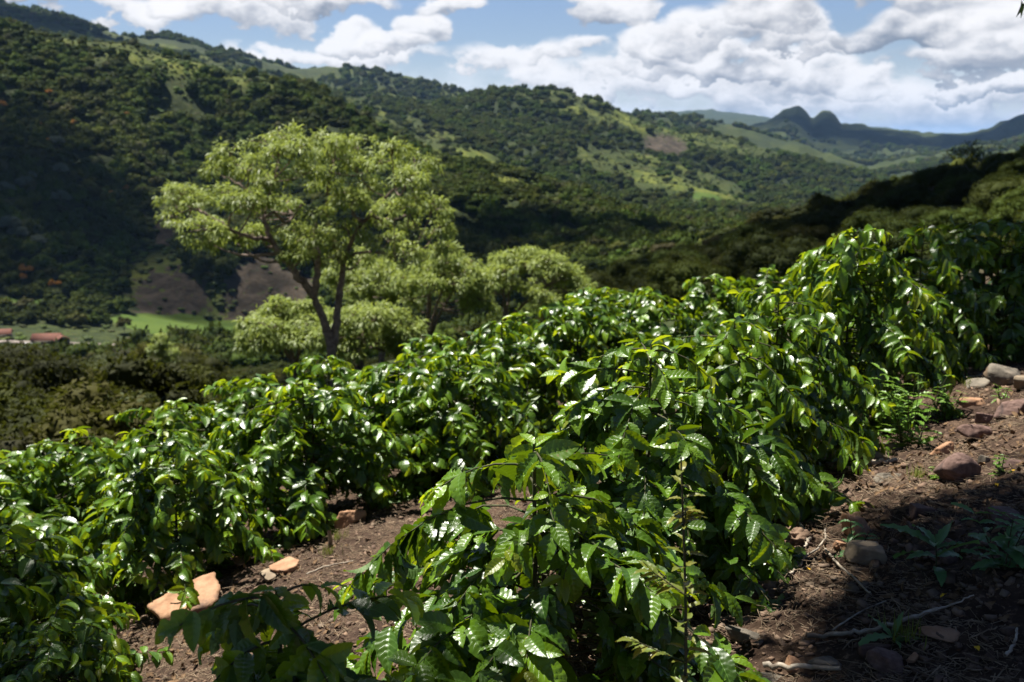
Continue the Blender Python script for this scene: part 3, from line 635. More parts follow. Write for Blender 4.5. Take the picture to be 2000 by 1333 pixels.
BL = {
 'F0': 'dark shaded coffee bush with large leaves at the bottom left of the picture',
 'F1': 'nearest sunlit coffee bush with big glossy veined leaves, beside the dark shaded bush',
 'F2': 'bright rounded coffee bush directly behind the nearest sunlit one',
 'F3': 'third sunlit coffee bush of the front row counting from the nearest',
 'F4': 'coffee bush in the front row just before the tall one, next to the bright weeds',
 'F5': 'tall coffee bush standing out against the wooded slope on the right',
 'F6': 'half shaded tall coffee bush just right of the sunlit tall one',
 'F7': 'dark shaded coffee bush near the right edge above the soil bank',
 'F8': 'black shaded coffee bush farthest right, cut by the right edge',
 'A': 'shaded coffee bush low on the left, left of the big orange rock',
 'A3': 'low shaded coffee bush at the bottom left below the bigger shaded one',
 'A2': 'coffee bush cut by the left edge near the bottom left corner',
 'B': 'coffee bush in the second row above the big orange rock',
 'C': 'coffee bush in the second row with brown tinged twigs, below the feathery tree',
 'D': 'coffee bush in the second row above the small pale rock on the path',
 'W': 'coffee bush standing right where the sunny path ends',
 'E': 'coffee bush in the second row level with the top of the path',
 'G': 'coffee bush of the second row behind the bright front row bush',
 'H': 'far coffee bush of the second row below the forested gully',
 'I': 'far coffee bush in line between the front row and the dark slope',
 'J': 'last but one far coffee bush left of the tall bush',
 'J2': 'farthest coffee bush of the second row, partly behind the tall bush',
 'K': 'coffee bush of the back row at the left edge',
 'L': 'coffee bush of the back row second from the left edge, by the dark wood',
 'N': 'coffee bush on the skyline of the back row right of the dark wood',
 'O': 'coffee bush of the back row just left of the feathery tree trunk',
 'P': 'coffee bush of the back row right at the foot of the feathery tree',
 'Q': 'coffee bush of the back row below the pale feathery shrubs',
 'S': 'coffee bush of the back row right of the pale feathery shrubs',
 'T': 'farthest coffee bush of the back row before the dark gully',
 'U': 'distant coffee bush in the lower rows at the left edge',
 'V': 'distant low coffee bush just below the dark wood on the left',
}
mesh_cache = {}
def bush_mesh(key, *a, **k):
    if key not in mesh_cache: mesh_cache[key] = coffee_bush(*a, **k)
    return mesh_cache[key]
bi = 0
for (nm, px, py, d, h, r) in BUSH:
    p = at(px, py, d); gz = hz(p[0], p[1]); bi += 1
    e = link('coffee_bush', None, loc=(p[0], p[1], gz - 0.02)); e.rotation_euler[2] = bi * 1.7
    tag(e, BL[nm], 'coffee bush', 'coffee bushes planted in rows')
    hh = p[2] - gz + .02; r = r * (1.04 if nm[0] == 'F' or d < 6 else 1.10)
    if nm in ('F0', 'F1', 'F2'):
        ms = coffee_bush(100 + bi, hh, r, 'hi', 1.2, 0.120 if nm != 'F2' else .116); sc = (1, 1, 1)
    elif d < 8.5:
        ms = bush_mesh(('mid', bi % 5), 200 + bi % 5, 1.05, .68, 'mid', 1.25, .112); sc = (r / .68, r / .68, hh / 1.05)
    else:
        ms = bush_mesh(('lo', bi % 4), 300 + bi % 4, 1.05, .72, 'lo', 1.25, .118); sc = (r / .72, r / .72, hh / 1.05)
    link('foliage', ms[0], e, scale=sc); link('stem', ms[1], e, scale=sc)

#@@TREES
# ------------------------------------------------------------------ trees
def quads_from(P, D, N, L, Wd, tint, mb, curve=0.0):
    """simple pointed leaf: diamond of 4 verts (2 tris would do, one quad each)"""
    D = unit(D); X = unit(np.cross(D, N)); Nn = np.cross(X, D); n = len(P)
    a = P; b = P + D * (L * .45)[:, None] + X * (Wd * .5)[:, None] + Nn * (L * .05)[:, None]
    c = P + D * L[:, None] - Nn * (L * curve)[:, None]; d = P + D * (L * .45)[:, None] - X * (Wd * .5)[:, None] + Nn * (L * .05)[:, None]
    V = np.stack([a, b, c, d], 1).reshape(-1, 3); F = np.arange(n * 4).reshape(-1, 4)
    mb.add(V, F, tint=np.repeat(tint, 4))
def rand_dirs(g, n, zmin=-1.0):
    v = unit(g.normal(size=(n * 4 + 40, 3))); return v[v[:, 2] > zmin][:n]
def ico_core(rx, rz, seed, lump=0.25, cz=0.0, nlat=10, nlon=14):
    th = np.linspace(0, np.pi, nlat); ph = np.arange(nlon) / nlon * 2 * np.pi
    T, Pp = np.meshgrid(th, ph, indexing='ij'); x, y, z = np.sin(T) * np.cos(Pp), np.sin(T) * np.sin(Pp), np.cos(T)
    rad = 1 + lump * fbm(x * 1.7 + seed, y * 1.7, z * 1.7, octaves=2, seed=seed)
    V = np.stack([x * rad * rx, y * rad * rx, z * rad * rz + cz], -1).reshape(-1, 3)
    i = (np.arange(nlat - 1)[:, None] * nlon); j = np.arange(nlon)[None]; j2 = (j + 1) % nlon
    F = np.stack([i + j, i + nlon + j, i + nlon + j2, i + j2], -1).reshape(-1, 4); return V, F
def crown_mesh(seed, Rx, Rz, cz, nl, per, ls, mat, core=.72, flat=0.0):
    """bushy crown made of many leafy lobes; base of tree at origin, crown centre at cz"""
    g = np.random.default_rng(seed); mb = MB()
    dirs = rand_dirs(g, nl, -.35); rad = g.uniform(.62, 1.0, nl)
    C = dirs * np.array([Rx, Rx, Rz]) * rad[:, None] + np.array([0, 0, cz])
    C[:, 2] += fbm(C[:, 0] / Rx * 2, C[:, 1] / Rx * 2, seed=seed) * Rz * .25
    lr_ = g.uniform(.22, .40, nl) * Rx
    for c, r_ in zip(C, lr_):
        dd = rand_dirs(g, per, -.45); rr_ = g.uniform(.6, 1.05, per) ** .5
        P = c + dd * (r_ * rr_)[:, None] * np.array([1, 1, .72])
        D = unit(dd * .6 + g.normal(0, .5, (per, 3)) + np.array([0, 0, -.25])); N = unit(dd + g.normal(0, .35, (per, 3)) + np.array([0, 0, .35]))
        quads_from(P, D, N, ls * g.uniform(.6, 1.3, per), ls * .6 * g.uniform(.7, 1.2, per), np.clip(g.uniform(0, 1, per) * .6 + g.uniform(0, .4), 0, 1), mb, .15)
        if core > 0:
            V, F = ico_core(r_ * .70, r_ * .5, int(g.integers(999)), .3, 0, 6, 7); mb.add(V + c, F, tint=np.full(len(V), .3))
    return mb.mesh('crown', mat)
def trunk_mesh(seed, cz, Rx, mat, r0=.22):
    g = np.random.default_rng(seed); mb = MB(); top = np.array([g.normal(0, .3), g.normal(0, .3), cz])
    mb.tube(spline([(0, 0, -.8), top * [.3, .3, .4], top], 8), np.linspace(r0, r0 * .45, 8), 7)
    for q in range(5):
        a = g.uniform(0, 6.28); f = g.uniform(.35, .8); b = top * [f, f, f]
        e = np.array([math.cos(a) * Rx * .7, math.sin(a) * Rx * .7, cz + g.uniform(-.1, .4) * Rx])
        mb.tube(spline([b, (b + e) / 2 + [0, 0, -.15], e], 6), np.linspace(r0 * .5, r0 * .12, 6), 5)
    return mb.mesh('trunk', mat)

# feathery (pepper-like) trees: pads of drooping tufts on hand laid limbs
def tufts(mb, C, rad, n, g, leafl=.17, per=26, zsq=.55):
    """n tufts over the upper side of a pad at C"""
    dd = rand_dirs(g, n, -.35); S = g.uniform(.55, 1.0, n)
    P0 = C + dd * rad * S[:, None] * np.array([1, 1, zsq])
    for p, d, s in zip(P0, dd, S):
        fan = g.normal(0, 1, (per, 3)) * np.array([1, 1, .35]); fan = unit(fan)
        out = unit(d * .5 + fan * .9 + np.array([0, 0, .25]))
        droop = g.uniform(.1, 1.2, per)
        D = unit(out + np.array([0, 0, -1.0]) * droop[:, None])
        P = p + out * g.uniform(.02, .16, per)[:, None] + np.array([0, 0, -1.0]) * (g.uniform(0, .16, per) * droop)[:, None]
        N = unit(out + np.array([0, 0, .8]) + g.normal(0, .3, (per, 3)))
        hi = np.clip(.5 + .5 * d[2] * s, 0, 1)  # tuft tops tinted lighter, sunlight painted into the leaf colour
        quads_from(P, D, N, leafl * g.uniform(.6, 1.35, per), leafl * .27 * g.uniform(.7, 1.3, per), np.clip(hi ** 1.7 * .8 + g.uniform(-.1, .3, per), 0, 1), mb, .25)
def feather_tree(name, base, limbs, pads, seed, label, group=None, ntuft=26, per=26, leafl=.17, mat='feather', trunk_mat='bark'):
    """limbs: list of (points, r0, r1) in metres relative to base; pads: (x,y,z,r)"""
    g = np.random.default_rng(seed); e = link(name, None, loc=base); tag(e, label, 'tree', group)
    tb = MB(); nodes = []
    for (pts, r0, r1) in limbs:
        n = max(6, len(pts) * 4); s = spline(pts, n)
        s[1:-1] += g.normal(0, .018, (n - 2, 3)); tb.tube(s, np.linspace(r0, r1, n) * (1 + g.normal(0, .05, n)), 9)
        nodes += [(s[i], r0 + (r1 - r0) * i / n) for i in range(n // 3, n)]
    NP = np.array([q[0] for q in nodes]); fb = MB()
    for (x, y, z, r_) in pads:
        c = np.array([x, y, z]); dd = np.linalg.norm(NP - c, axis=1) + 1.2 * np.maximum(0, NP[:, 2] - z + .2)
        k_ = int(np.argmin(dd)); s0, rad0 = nodes[k_]
        mid = (s0 + c) / 2 + np.array([0, 0, -.12 * np.linalg.norm(c - s0)]) + g.normal(0, .08, 3)
        tb.tube(spline([s0, mid, c], 7), np.linspace(min(.055, rad0 * .7), .012, 7), 6)
        for q in range(5):
            ee = c + rand_dirs(g, 1, -.1)[0] * r_ * .8 * np.array([1, 1, .5]); tb.tube(spline([c + (s0 - c) * .15, (c + ee) / 2 + [0, 0, .03], ee], 5), np.linspace(.016, .005, 5), 4)
        tufts(fb, c, r_, int(ntuft * (r_ / .8) ** 1.6) + 4, g, leafl, per)
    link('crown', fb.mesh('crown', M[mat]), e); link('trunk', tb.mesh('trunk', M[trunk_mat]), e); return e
D0 = 27.0
bt = at(648, 712, D0); bt[2] = hz(bt[0], bt[1]) if abs(hz(bt[0], bt[1]) - bt[2]) < 4 else bt[2]
def bp(px, py, dy=0.0):
    p = at(px, py, D0 + dy); return (p[0] - bt[0], p[1] - bt[1], p[2] - bt[2])
limbs = [
 ([(0, 0, -.5), bp(648, 690), bp(640, 650), bp(628, 615, -.1), bp(612, 578, -.2)], .155, .095),
 ([bp(648, 700), bp(655, 650, .1), bp(659, 610, .2), bp(665, 560, .3), bp(670, 515, .4)], .13, .08),
 ([bp(612, 578, -.2), bp(618, 550, -.3), bp(620, 520, -.3), bp(622, 495, -.2), bp(612, 470, 0), bp(618, 430, .2)], .105, .05),
 ([bp(612, 578, -.2), bp(590, 548, -.5), bp(566, 522, -.7), bp(545, 492, -.8), bp(528, 462, -.8), bp(516, 430, -.7), bp(512, 395, -.5)], .105, .05),
 ([bp(530, 468, -.8), bp(500, 465, -1.1), bp(470, 458, -1.3), bp(440, 443, -1.4), bp(405, 420, -1.2), bp(375, 408, -1.0)], .06, .03),
 ([bp(516, 425, -.7), bp(535, 415, -.4), bp(560, 435, 0.3), bp(590, 400, .8)], .05, .03),
 ([bp(512, 400, -.5), bp(480, 370, -.4), bp(440, 345, 0)], .045, .02),
 ([bp(520, 415, -.7), bp(530, 370, -.4), bp(545, 320, 0)], .045, .02),
 ([bp(670, 515, .4), bp(655, 480, .8), bp(640, 430, 1.0), bp(640, 370, 1.0), bp(650, 310, .8)], .08, .03),
 ([bp(670, 515, .4), bp(685, 480, .2), bp(705, 440, .0), bp(735, 410, -.2), bp(770, 370, -.3)], .075, .025),
 ([bp(672, 505, .4), bp(700, 495, -.3), bp(735, 493, -.9), bp(758, 500, -1.1), bp(780, 516, -1.3)], .045, .018),
 ([bp(725, 420, -.1), bp(755, 430, .6), bp(800, 420, 1.0), bp(840, 400, 1.2)], .05, .02),
 ([bp(622, 495, -.2), bp(602, 485, -.5), bp(592, 476, -.6)], .03, .018),
]
g = np.random.default_rng(5); pads = []
padpx = [(345, 430), (385, 395), (400, 440), (440, 380), (420, 335), (480, 330), (470, 405), (500, 460), (395, 470), (545, 300), (530, 350), (560, 400), (600, 340), (580, 290), (650, 300), (640, 360), (620, 420), (690, 330), (700, 290), (750, 320), (730, 370), (690, 400), (640, 470), (600, 470), (770, 410), (800, 350), (820, 390), (850, 400), (855, 450), (800, 450), (760, 470), (680, 450), (870, 490), (790, 500), (450, 300), (520, 280), (590, 500), (815, 320), (350, 380), (710, 500), (560, 268), (640, 275), (740, 440), (575, 452), (455, 470), (765, 295), (500, 395), (660, 505)]
for (px, py) in padpx:
    # deeper crown in the middle, thin at the rim
    hd = 2.9 * math.sqrt(max(0.05, 1 - ((px - 610) / 300) ** 2)); dy = g.uniform(-hd, hd)
    q = bp(px, py, dy); pads.append((q[0], q[1], q[2], g.uniform(.36, .66)))
    if g.random() < .4:
        q = bp(px + g.uniform(-14, 14), py + g.uniform(-12, 12), -dy * .8); pads.append((q[0], q[1], q[2], g.uniform(.4, .65)))
feather_tree('feathery_tree', bt, limbs, pads, 9, 'tall umbrella shaped tree with forked brown trunk and light feathery foliage', ntuft=22, per=30, leafl=.155)

def auto_feather(px, py, d, wpx, hpx, seed, label, trunkpx=None, group='pale feathery trees behind the rows'):
    """crown centred on (px,py) with half sizes in px"""
    g = np.random.default_rng(seed); c = at(px, py, d); s = d / FPX
    bx = at(trunkpx or px, py, d)[0]; gz = min(hz(bx, d), c[2] - hpx * s * .9); rx, rz = wpx * s, hpx * s
    pads = []; n = int(16 + 26 * (rx * rx) / 4)
    dirs = rand_dirs(g, n, -.45)
    for dd in dirs:
        q = g.uniform(.45, 1.0) ** .5; pr = g.uniform(.38, .62)
        pads.append((c[0] - bx + dd[0] * rx * q, dd[1] * rx * q, c[2] - gz + dd[2] * rz * q, pr))
    limbs = []; H = c[2] - gz
    for q in range(4):
        a = q / 4 * 6.28 + g.uniform(0, 1); ex = np.array([c[0] - bx + math.cos(a) * rx * .55, math.sin(a) * rx * .55, H + .2 * rz])
        limbs.append(([(0, 0, -.4), (g.normal(0, .05), g.normal(0, .05), H * .25), tuple(ex * [.4, .4, .62]), tuple(ex)], .09, .03))
    return feather_tree('feathery_tree', (bx, d, gz), limbs, pads, seed, label, group, ntuft=20, per=24, leafl=.19)
auto_feather(565, 652, 31, 82, 62, 31, 'low pale feathery tree just left of the forked trunk', 575)
auto_feather(715, 660, 30, 95, 62, 32, 'low pale feathery tree right behind the forked trunk', 700)
auto_feather(725, 560, 38, 85, 55, 33, 'grey green feathery tree behind the right edge of the forked trunk', 740)
auto_feather(868, 568, 34, 85, 82, 34, 'bright feathery tree with a pale bare stem right of the big tree', 835)
auto_feather(1035, 558, 36, 112, 72, 35, 'rightmost bright feathery tree behind the coffee rows', 985)
auto_feather(322, 700, 70, 22, 48, 36, 'slim drooping tree standing out beside the dark wood on the left', 318, None)

# mid distance broadleaf trees
crowns = [crown_mesh(400 + i, 3.6 * a, 2.3 * b, 4.9, 50, 190, .25, M['tree']) for i, (a, b) in enumerate([(1, 1), (.85, 1.25), (1.15, .85), (1, .8), (.8, 1.05)])]
trunks = [trunk_mesh(420 + i, 4.6, 3.2, M['bark_far'], .2) for i in range(5)]
protos = []
def mid_tree(x, y, i, s, rz, label, group, sink=.4):
    i = i % 5; z = hz(x, y) - sink
    if i < len(protos): o = copy_tree(protos[i], (x, y, z), rz, s)
    else:
        o = link('broadleaf_tree', None, loc=(x, y, z)); o.rotation_euler[2] = rz; o.scale = (s, s, s)
        link('crown', crowns[i], o); link('trunk', trunks[i], o); protos.append(o)
    tag(o, label, 'tree', group); return o
g = np.random.default_rng(77); placed = []
def try_place(x, y, dmin):
    for (a, b) in placed:
        if (a - x) ** 2 + (b - y) ** 2 < dmin * dmin: return False
    placed.append((x, y)); return True
cnt = 0
# wood on the left, 60-170 m away
for k_ in range(4000):
    u = g.uniform(-.66, -.24); d = g.uniform(52, 170)
    if u * d > -.36 * d + 4 and d < 95 and u > -.35: continue
    x = u * d
    px, py = topix(x, d, hz(x, d) + 7)
    if px > 480: continue
    if px > 345 and py < 735: continue
    if py < 694: continue
    if not try_place(x, d, 4.6 + d * .01): continue
    near_ = d < 85
    lab = 'bushy dark green tree in the near part of the wood at the left edge' if near_ else 'small looking dark tree in the far part of the left wood'
    mid_tree(x, d, cnt, g.uniform(.8, 1.15) * (1.0 if near_ else .95), g.uniform(0, 6.28), lab, 'near trees of the left wood' if near_ else 'far trees of the left wood'); cnt += 1
nleft = cnt
# wooded slope on the right, 40-330 m away
for k_ in range(9000):
    u = g.uniform(.02, .72); d = 46 * (340 / 46) ** g.uniform(0, 1) ** .8
    x = u * d; hh = hz(x, d); ts = g.uniform(.7, 1.25); px, py = topix(x, d, hh + 7.0 * ts - .4)
    if px < 1130 or d < 92: continue
    lim = np.interp(px, [1100, 1200, 1400, 1700, 2000, 2300], [560, 520, 425, 348, 285, 200])
    if py < lim - g.uniform(-6, 12): continue
    if not try_place(x, d, 4.4 + d * .012): continue
    zone = 0 if d < 110 else (1 if d < 210 else 2)
    lab = ['dark olive tree low on the right hand slope, close behind the coffee rows', 'dark olive tree halfway up the wooded slope on the right', 'dark tree along the crest of the wooded slope on the right'][zone]
    mid_tree(x, d, cnt, ts, g.uniform(0, 6.28), lab, ['low trees of the right slope', 'middle trees of the right slope', 'crest trees of the right slope'][zone]); cnt += 1
    if cnt - nleft > 290: break
print('mid trees', nleft, cnt - nleft)
# a few special trees on the right slope
yg = crown_mesh(460, 3.0, 2.1, 3.6, 34, 90, .34, M['yellowgreen'])
def single(px, pyb, d, crown, s, label, cat='tree', grp=None, name='broadleaf_tree', tr=0):
    p = at(px, pyb, d); o = link(name, None, loc=(p[0], d, hz(p[0], d) - .3), scale=(s, s, s)); link('crown', crown, o); link('trunk', trunks[tr], o); tag(o, label, cat, grp); return o
single(1480, 478, 130, yg, .8, 'bright yellow green tree on the dark slope on the right')
open_crown = crown_mesh(461, 3.4, 1.9, 5.2, 22, 60, .3, M['tree'], core=0)
single(1905, 300, 235, open_crown, 1.7, 'tall open crowned tree rising above the crest of the right slope near the right edge', tr=1)
single(1820, 330, 240, open_crown, 1.2, 'dark rounded tree rising above the crest of the right slope', tr=2)

#@@FOREST
# ------------------------------------------------------------------ forests on the hills (uncountable)
def far_crown(seed, mat, nl=13, per=16, ls=.32, rz=.62):
    g = np.random.default_rng(seed); mb = MB(); dirs = rand_dirs(g, nl, -.1)
    C = dirs * np.array([.62, .62, rz * .62]) * g.uniform(.7, 1.05, nl)[:, None] + [0, 0, .55]
    for c in C:
        r_ = g.uniform(.26, .42)
        V, F = ico_core(r_, r_ * .8, int(g.integers(999)), .35, 0, 6, 8); mb.add(V + c, F, tint=np.full(len(V), g.uniform(.1, .7)))
        dd = rand_dirs(g, per, -.3); P = c + dd * r_ * .95
        quads_from(P, unit(dd * .3 + g.normal(0, .6, (per, 3))), unit(dd + g.normal(0, .3, (per, 3))), ls * g.uniform(.5, 1.1, per), ls * .5 * g.uniform(.7, 1.2, per), g.uniform(0, 1, per), mb, .1)
    V, F = tube([(0, 0, -.8), (0, 0, .5)], .06, 5); mb.add(V, F, tint=np.full(len(V), .2))
    return mb.mesh('crown_source', mat)
def source(name, me): return bpy.data.objects.new(name, me)
SRC = {'forest': [source('forest_source', far_crown(500 + i, M['treehill'], rz=q)) for i, q in enumerate((.62, .9, .5, .75))],
       'under': [source('under_source', crown_mesh(530 + i, 1.0, .8, .5, 18, 190, .11, M['tree'])) for i in range(3)],
       'scrub': [source('scrub_source', far_crown(520 + i, M['scrub'], 9, 12, .35, .7)) for i in range(3)]}
def scatter_gn(name, pts, scl, rot, var, sources, label, cat):
    me = bpy.data.meshes.new(name); me.vertices.add(len(pts)); me.vertices.foreach_set('co', np.ascontiguousarray(pts, np.float32).ravel())
    me.attributes.new('pscale', 'FLOAT_VECTOR', 'POINT').data.foreach_set('vector', np.ascontiguousarray(scl, np.float32).ravel())
    me.attributes.new('protz', 'FLOAT_VECTOR', 'POINT').data.foreach_set('vector', np.ascontiguousarray(rot, np.float32).ravel())
    me.attributes.new('pvar', 'INT', 'POINT').data.foreach_set('value', np.ascontiguousarray(var, np.int32))
    o = link(name, me); ng = bpy.data.node_groups.new(name + '_nodes', 'GeometryNodeTree')
    ng.interface.new_socket('Geometry', in_out='INPUT', socket_type='NodeSocketGeometry'); ng.interface.new_socket('Geometry', in_out='OUTPUT', socket_type='NodeSocketGeometry')
    gi, go = ng.nodes.new('NodeGroupInput'), ng.nodes.new('NodeGroupOutput'); jn = ng.nodes.new('GeometryNodeJoinGeometry')
    def na(nm, t):
        n = ng.nodes.new('GeometryNodeInputNamedAttribute'); n.data_type = t; n.inputs['Name'].default_value = nm; return [s for s in n.outputs if s.enabled and s.name == 'Attribute'][0]
    sc_, ro_, va_ = na('pscale', 'FLOAT_VECTOR'), na('protz', 'FLOAT_VECTOR'), na('pvar', 'INT')
    for i, s in enumerate(sources):
        oi = ng.nodes.new('GeometryNodeObjectInfo'); oi.inputs['Object'].default_value = s; oi.inputs['As Instance'].default_value = True
        cm = ng.nodes.new('FunctionNodeCompare'); cm.data_type = 'INT'; cm.operation = 'EQUAL'
        ins = [x for x in cm.inputs if x.enabled]; ng.links.new(va_, ins[0]); ins[1].default_value = i
        ip = ng.nodes.new('GeometryNodeInstanceOnPoints')
        ng.links.new(gi.outputs[0], ip.inputs['Points']); ng.links.new(cm.outputs[0], ip.inputs['Selection']); ng.links.new(oi.outputs['Geometry'], ip.inputs['Instance'])
        e2r = ng.nodes.new('FunctionNodeEulerToRotation'); ng.links.new(ro_, e2r.inputs[0]); ng.links.new(e2r.outputs[0], ip.inputs['Rotation'])
        ng.links.new(sc_, ip.inputs['Scale']); ng.links.new(ip.outputs[0], jn.inputs[0])
    ng.links.new(jn.outputs[0], go.inputs[0]); md = o.modifiers.new('scatter', 'NODES'); md.node_group = ng
    return tag(o, label, cat, kind='stuff')
def scatter_band(g, r0, r1, n, umax=.70):
    r = np.sqrt(g.uniform(r0 * r0, r1 * r1, n)); a = g.uniform(-math.atan(umax), math.atan(umax), n)
    x, y = r * np.sin(a), r * np.cos(a); z = height(x, y); px, py = topix(x, y, z); return x, y, z, px, py, r
g = np.random.default_rng(99)
def forest(name, bands, srcs, label, keep, smin, smax, sq=(.9, 1.4)):
    out = []
    for (r0, r1, n) in bands:
        x, y, z, px, py, r = scatter_band(g, r0, r1, n); s_, f_, c_, gr_ = masks(px, py, r, x, y)
        k_ = keep(x, y, z, px, py, r, f_, c_, gr_); out.append(np.stack([x, y, z, r], -1)[k_])
    Q = np.concatenate(out); n = len(Q); print(name, n)
    s = (smin + (smax - smin) * g.random(n) ** 1.5) * (1 + .3 * vnoise(Q[:, 0] / 60, Q[:, 1] / 60, seed=4)) ; s = s * np.interp(Q[:, 3], [500, 1500, 3500, 7500], [1, 1.15, 1.8, 3.2])
    scl = np.stack([s, s * g.uniform(.85, 1.15, n), s * g.uniform(sq[0], sq[1], n)], -1)
    rot = np.stack([g.normal(0, .08, n), g.normal(0, .08, n), g.uniform(0, 6.28, n)], -1)
    Q[:, 2] -= s * .1
    scatter_gn(name, Q[:, :3], scl, rot, g.integers(0, len(srcs), n), srcs, label, 'forest')
def keep_forest(x, y, z, px, py, r, f_, c_, gr_):
    q = g.random(len(x)); cl = fbm(x / 95, y / 95, octaves=3, seed=31)
    p = np.where(gr_ > .45, .06 + .5 * (cl > .5), 1.0) * (fbm(x / 40, y / 40, octaves=2, seed=37) > -.75) * (c_ < .35) * (f_ < .3)
    p = p * np.where(r > 3050, (fbm(x / 300, y / 300, octaves=3, seed=41) > -.35) * .9, 1) * (~((px < 340) & (r > 410) & (r < 660)))
    return q < p
forest('hillside_forest', [(345, 760, 6000), (760, 1350, 23000), (1350, 2100, 9000), (2100, 3050, 19000), (3050, 4700, 17000), (4700, 6100, 9000)], SRC['forest'], 'dense dark green forest covering the hillsides and the valley', keep_forest, 3.4, 8.6)
def keep_scrub(x, y, z, px, py, r, f_, c_, gr_): return (g.random(len(x)) < np.where(gr_ > .35, .9, .25)) & ((c_ < .55) | (g.random(len(x)) < .22)) & (f_ < .3)
forest('hillside_scrub', [(560, 1350, 24000), (2000, 3050, 16000)], SRC['scrub'], 'low bright green scrub between the trees on the grassy hillsides', keep_scrub, 1.6, 3.6, (.5, .9))

def keep_under(x, y, z, px, py, r, f_, c_, gr_): return (x / y > -.75) & ~((px > 350) & (r < 95))
forest('undergrowth', [(26, 110, 2600), (110, 345, 9000)], SRC['under'], 'dark undergrowth filling the gaps between the trees of the woods', keep_under, 1.2, 2.6, (.6, 1.1))
# orange blossoming and silvery trees on the left hill
oc = [crown_mesh(540 + i, 3.2, 2.2, 4.2, 20, 50, .7, M['orange']) for i in range(2)]
sv = [crown_mesh(550 + i, 4.4, 2.8, 4.4, 26, 60, .8, M['silver']) for i in range(2)]
def on_hill(px, py, r0=560, r1=1300):
    r = np.linspace(r0, r1, 900); d = ray(px, py); a = math.atan2(d[0], d[1]); x, y = r * math.sin(a), r * math.cos(a)
    q = topix(x, y, height(x, y) + 4)[1]; i = int(np.argmax(q < py)); return x[i], y[i]
for i, (px, py, s, lab) in enumerate([(5, 212, 1.5, 'topmost orange blossoming tree at the left edge of the hillside'), (97, 183, 1.1, 'highest orange blossoming tree on the dark hillside'), (143, 247, 1.3, 'bright orange blossoming tree on the upper hillside'), (247, 227, 1.3, 'orange blossoming tree right of the others on the upper hillside'),
        (77, 245, 1.0, 'small orange blossoming tree in the dark forest below the highest one'), (90, 276, 1.0, 'small orange tree below the bright one on the upper hillside'), (180, 228, .9, 'faint orange tree left of the pair on the upper hillside'), (8, 360, 1.5, 'wide orange blossoming tree at the left edge halfway down'),
        (217, 380, .9, 'small orange tree in the gully left of the big tree'), (243, 372, 1.2, 'orange blossoming tree halfway down, left of the big tree'), (232, 424, .8, 'tiny orange tree just above the green scrub'), (50, 536, 1.6, 'large orange yellow tree low on the left hillside'), (45, 548, 1.1, 'orange tree touching the large orange one low on the hillside'),
        (107, 562, 1.4, 'lowest orange blossoming tree above the valley'), (388, 306, 1.0, 'orange tree just above the crown of the feathery tree'), (890, 458, .9, 'small orange brown tree right of the feathery crown'), (175, 505, .8, 'small orange tree in the green scrub low on the hill')]):
    x, y = on_hill(px, py); o = link('blossoming_tree', None, loc=(x, y, hz(x, y) + 2.4), scale=(s * .82, s * .82, s * .75)); o.rotation_euler[2] = i
    link('crown', oc[i % 2], o); link('trunk', trunks[i % 5], o); tag(o, lab, 'tree', 'orange blossoming trees on the hillside')
for i, (px, py, s, lab) in enumerate([(120, 395, 1.3, 'silvery green tree in the middle of the dark hillside'), (12, 380, 1.3, 'pale silvery tree at the left edge below the orange one'), (50, 365, 1.2, 'silvery tree between dark ones near the left edge'), (118, 340, 1.2, 'round pale tree on the dark hillside, left of centre'), (115, 285, 1.2, 'highest silvery tree on the hillside'), (20, 450, 1.4, 'pale tree at the left edge low on the hillside'),
        (35, 463, 1.1, 'smaller pale tree just right of the one at the left edge'), (75, 480, 1.1, 'lowest pale tree on the dark hillside'), (180, 270, 1.1, 'pale tree right of the highest silvery one'), (60, 350, .9, 'small silvery tree above the middle of the left slope')]):
    x, y = on_hill(px, py); o = link('silvery_tree', None, loc=(x, y, hz(x, y) + 2), scale=(s * 1.2, s * 1.2, s * 1.1)); o.rotation_euler[2] = i * 2
    link('crown', sv[i % 2], o); link('trunk', trunks[i % 5], o); tag(o, lab, 'tree', 'silvery trees on the hillside')
x, y = on_hill(243, 640, 560, 760); o = link('broadleaf_tree', None, loc=(x, y, hz(x, y)), scale=(1.3,) * 3); link('crown', crowns[1], o); link('trunk', trunks[0], o); tag(o, 'lone dark tree at the left end of the bright green field', 'tree')

#@@VALLEY
# ------------------------------------------------------------------ road, houses and car in the valley
def box(mb, c, s, rz=0.0):
    v = np.array([(x, y, z) for x in (-.5, .5) for y in (-.5, .5) for z in (-.5, .5)]) * s
    ca, sa = math.cos(rz), math.sin(rz); v = np.stack([v[:, 0] * ca - v[:, 1] * sa, v[:, 0] * sa + v[:, 1] * ca, v[:, 2]], -1) + c
    F = np.array([(0, 1, 3, 2), (4, 6, 7, 5), (0, 4, 5, 1), (2, 3, 7, 6), (0, 2, 6, 4), (1, 5, 7, 3)]); mb.add(v, F)
ra = np.linspace(math.atan(-.75), math.atan(-.18), 120); rv = []
for a in ra:
    r_ = 597 + 7 * math.sin(a * 9)
    for w in (-4.5, -1.5, 1.5, 4.5):
        x, y = (r_ + w) * math.sin(a), (r_ + w) * math.cos(a); rv.append((x, y, hz(x, y) + .6))
i = (np.arange(119)[:, None] * 4 + np.arange(3)[None]).ravel()
tag(link('road', new_mesh('road', np.array(rv), np.stack([i, i + 1, i + 5, i + 4], -1), M['road'])), kind='structure')
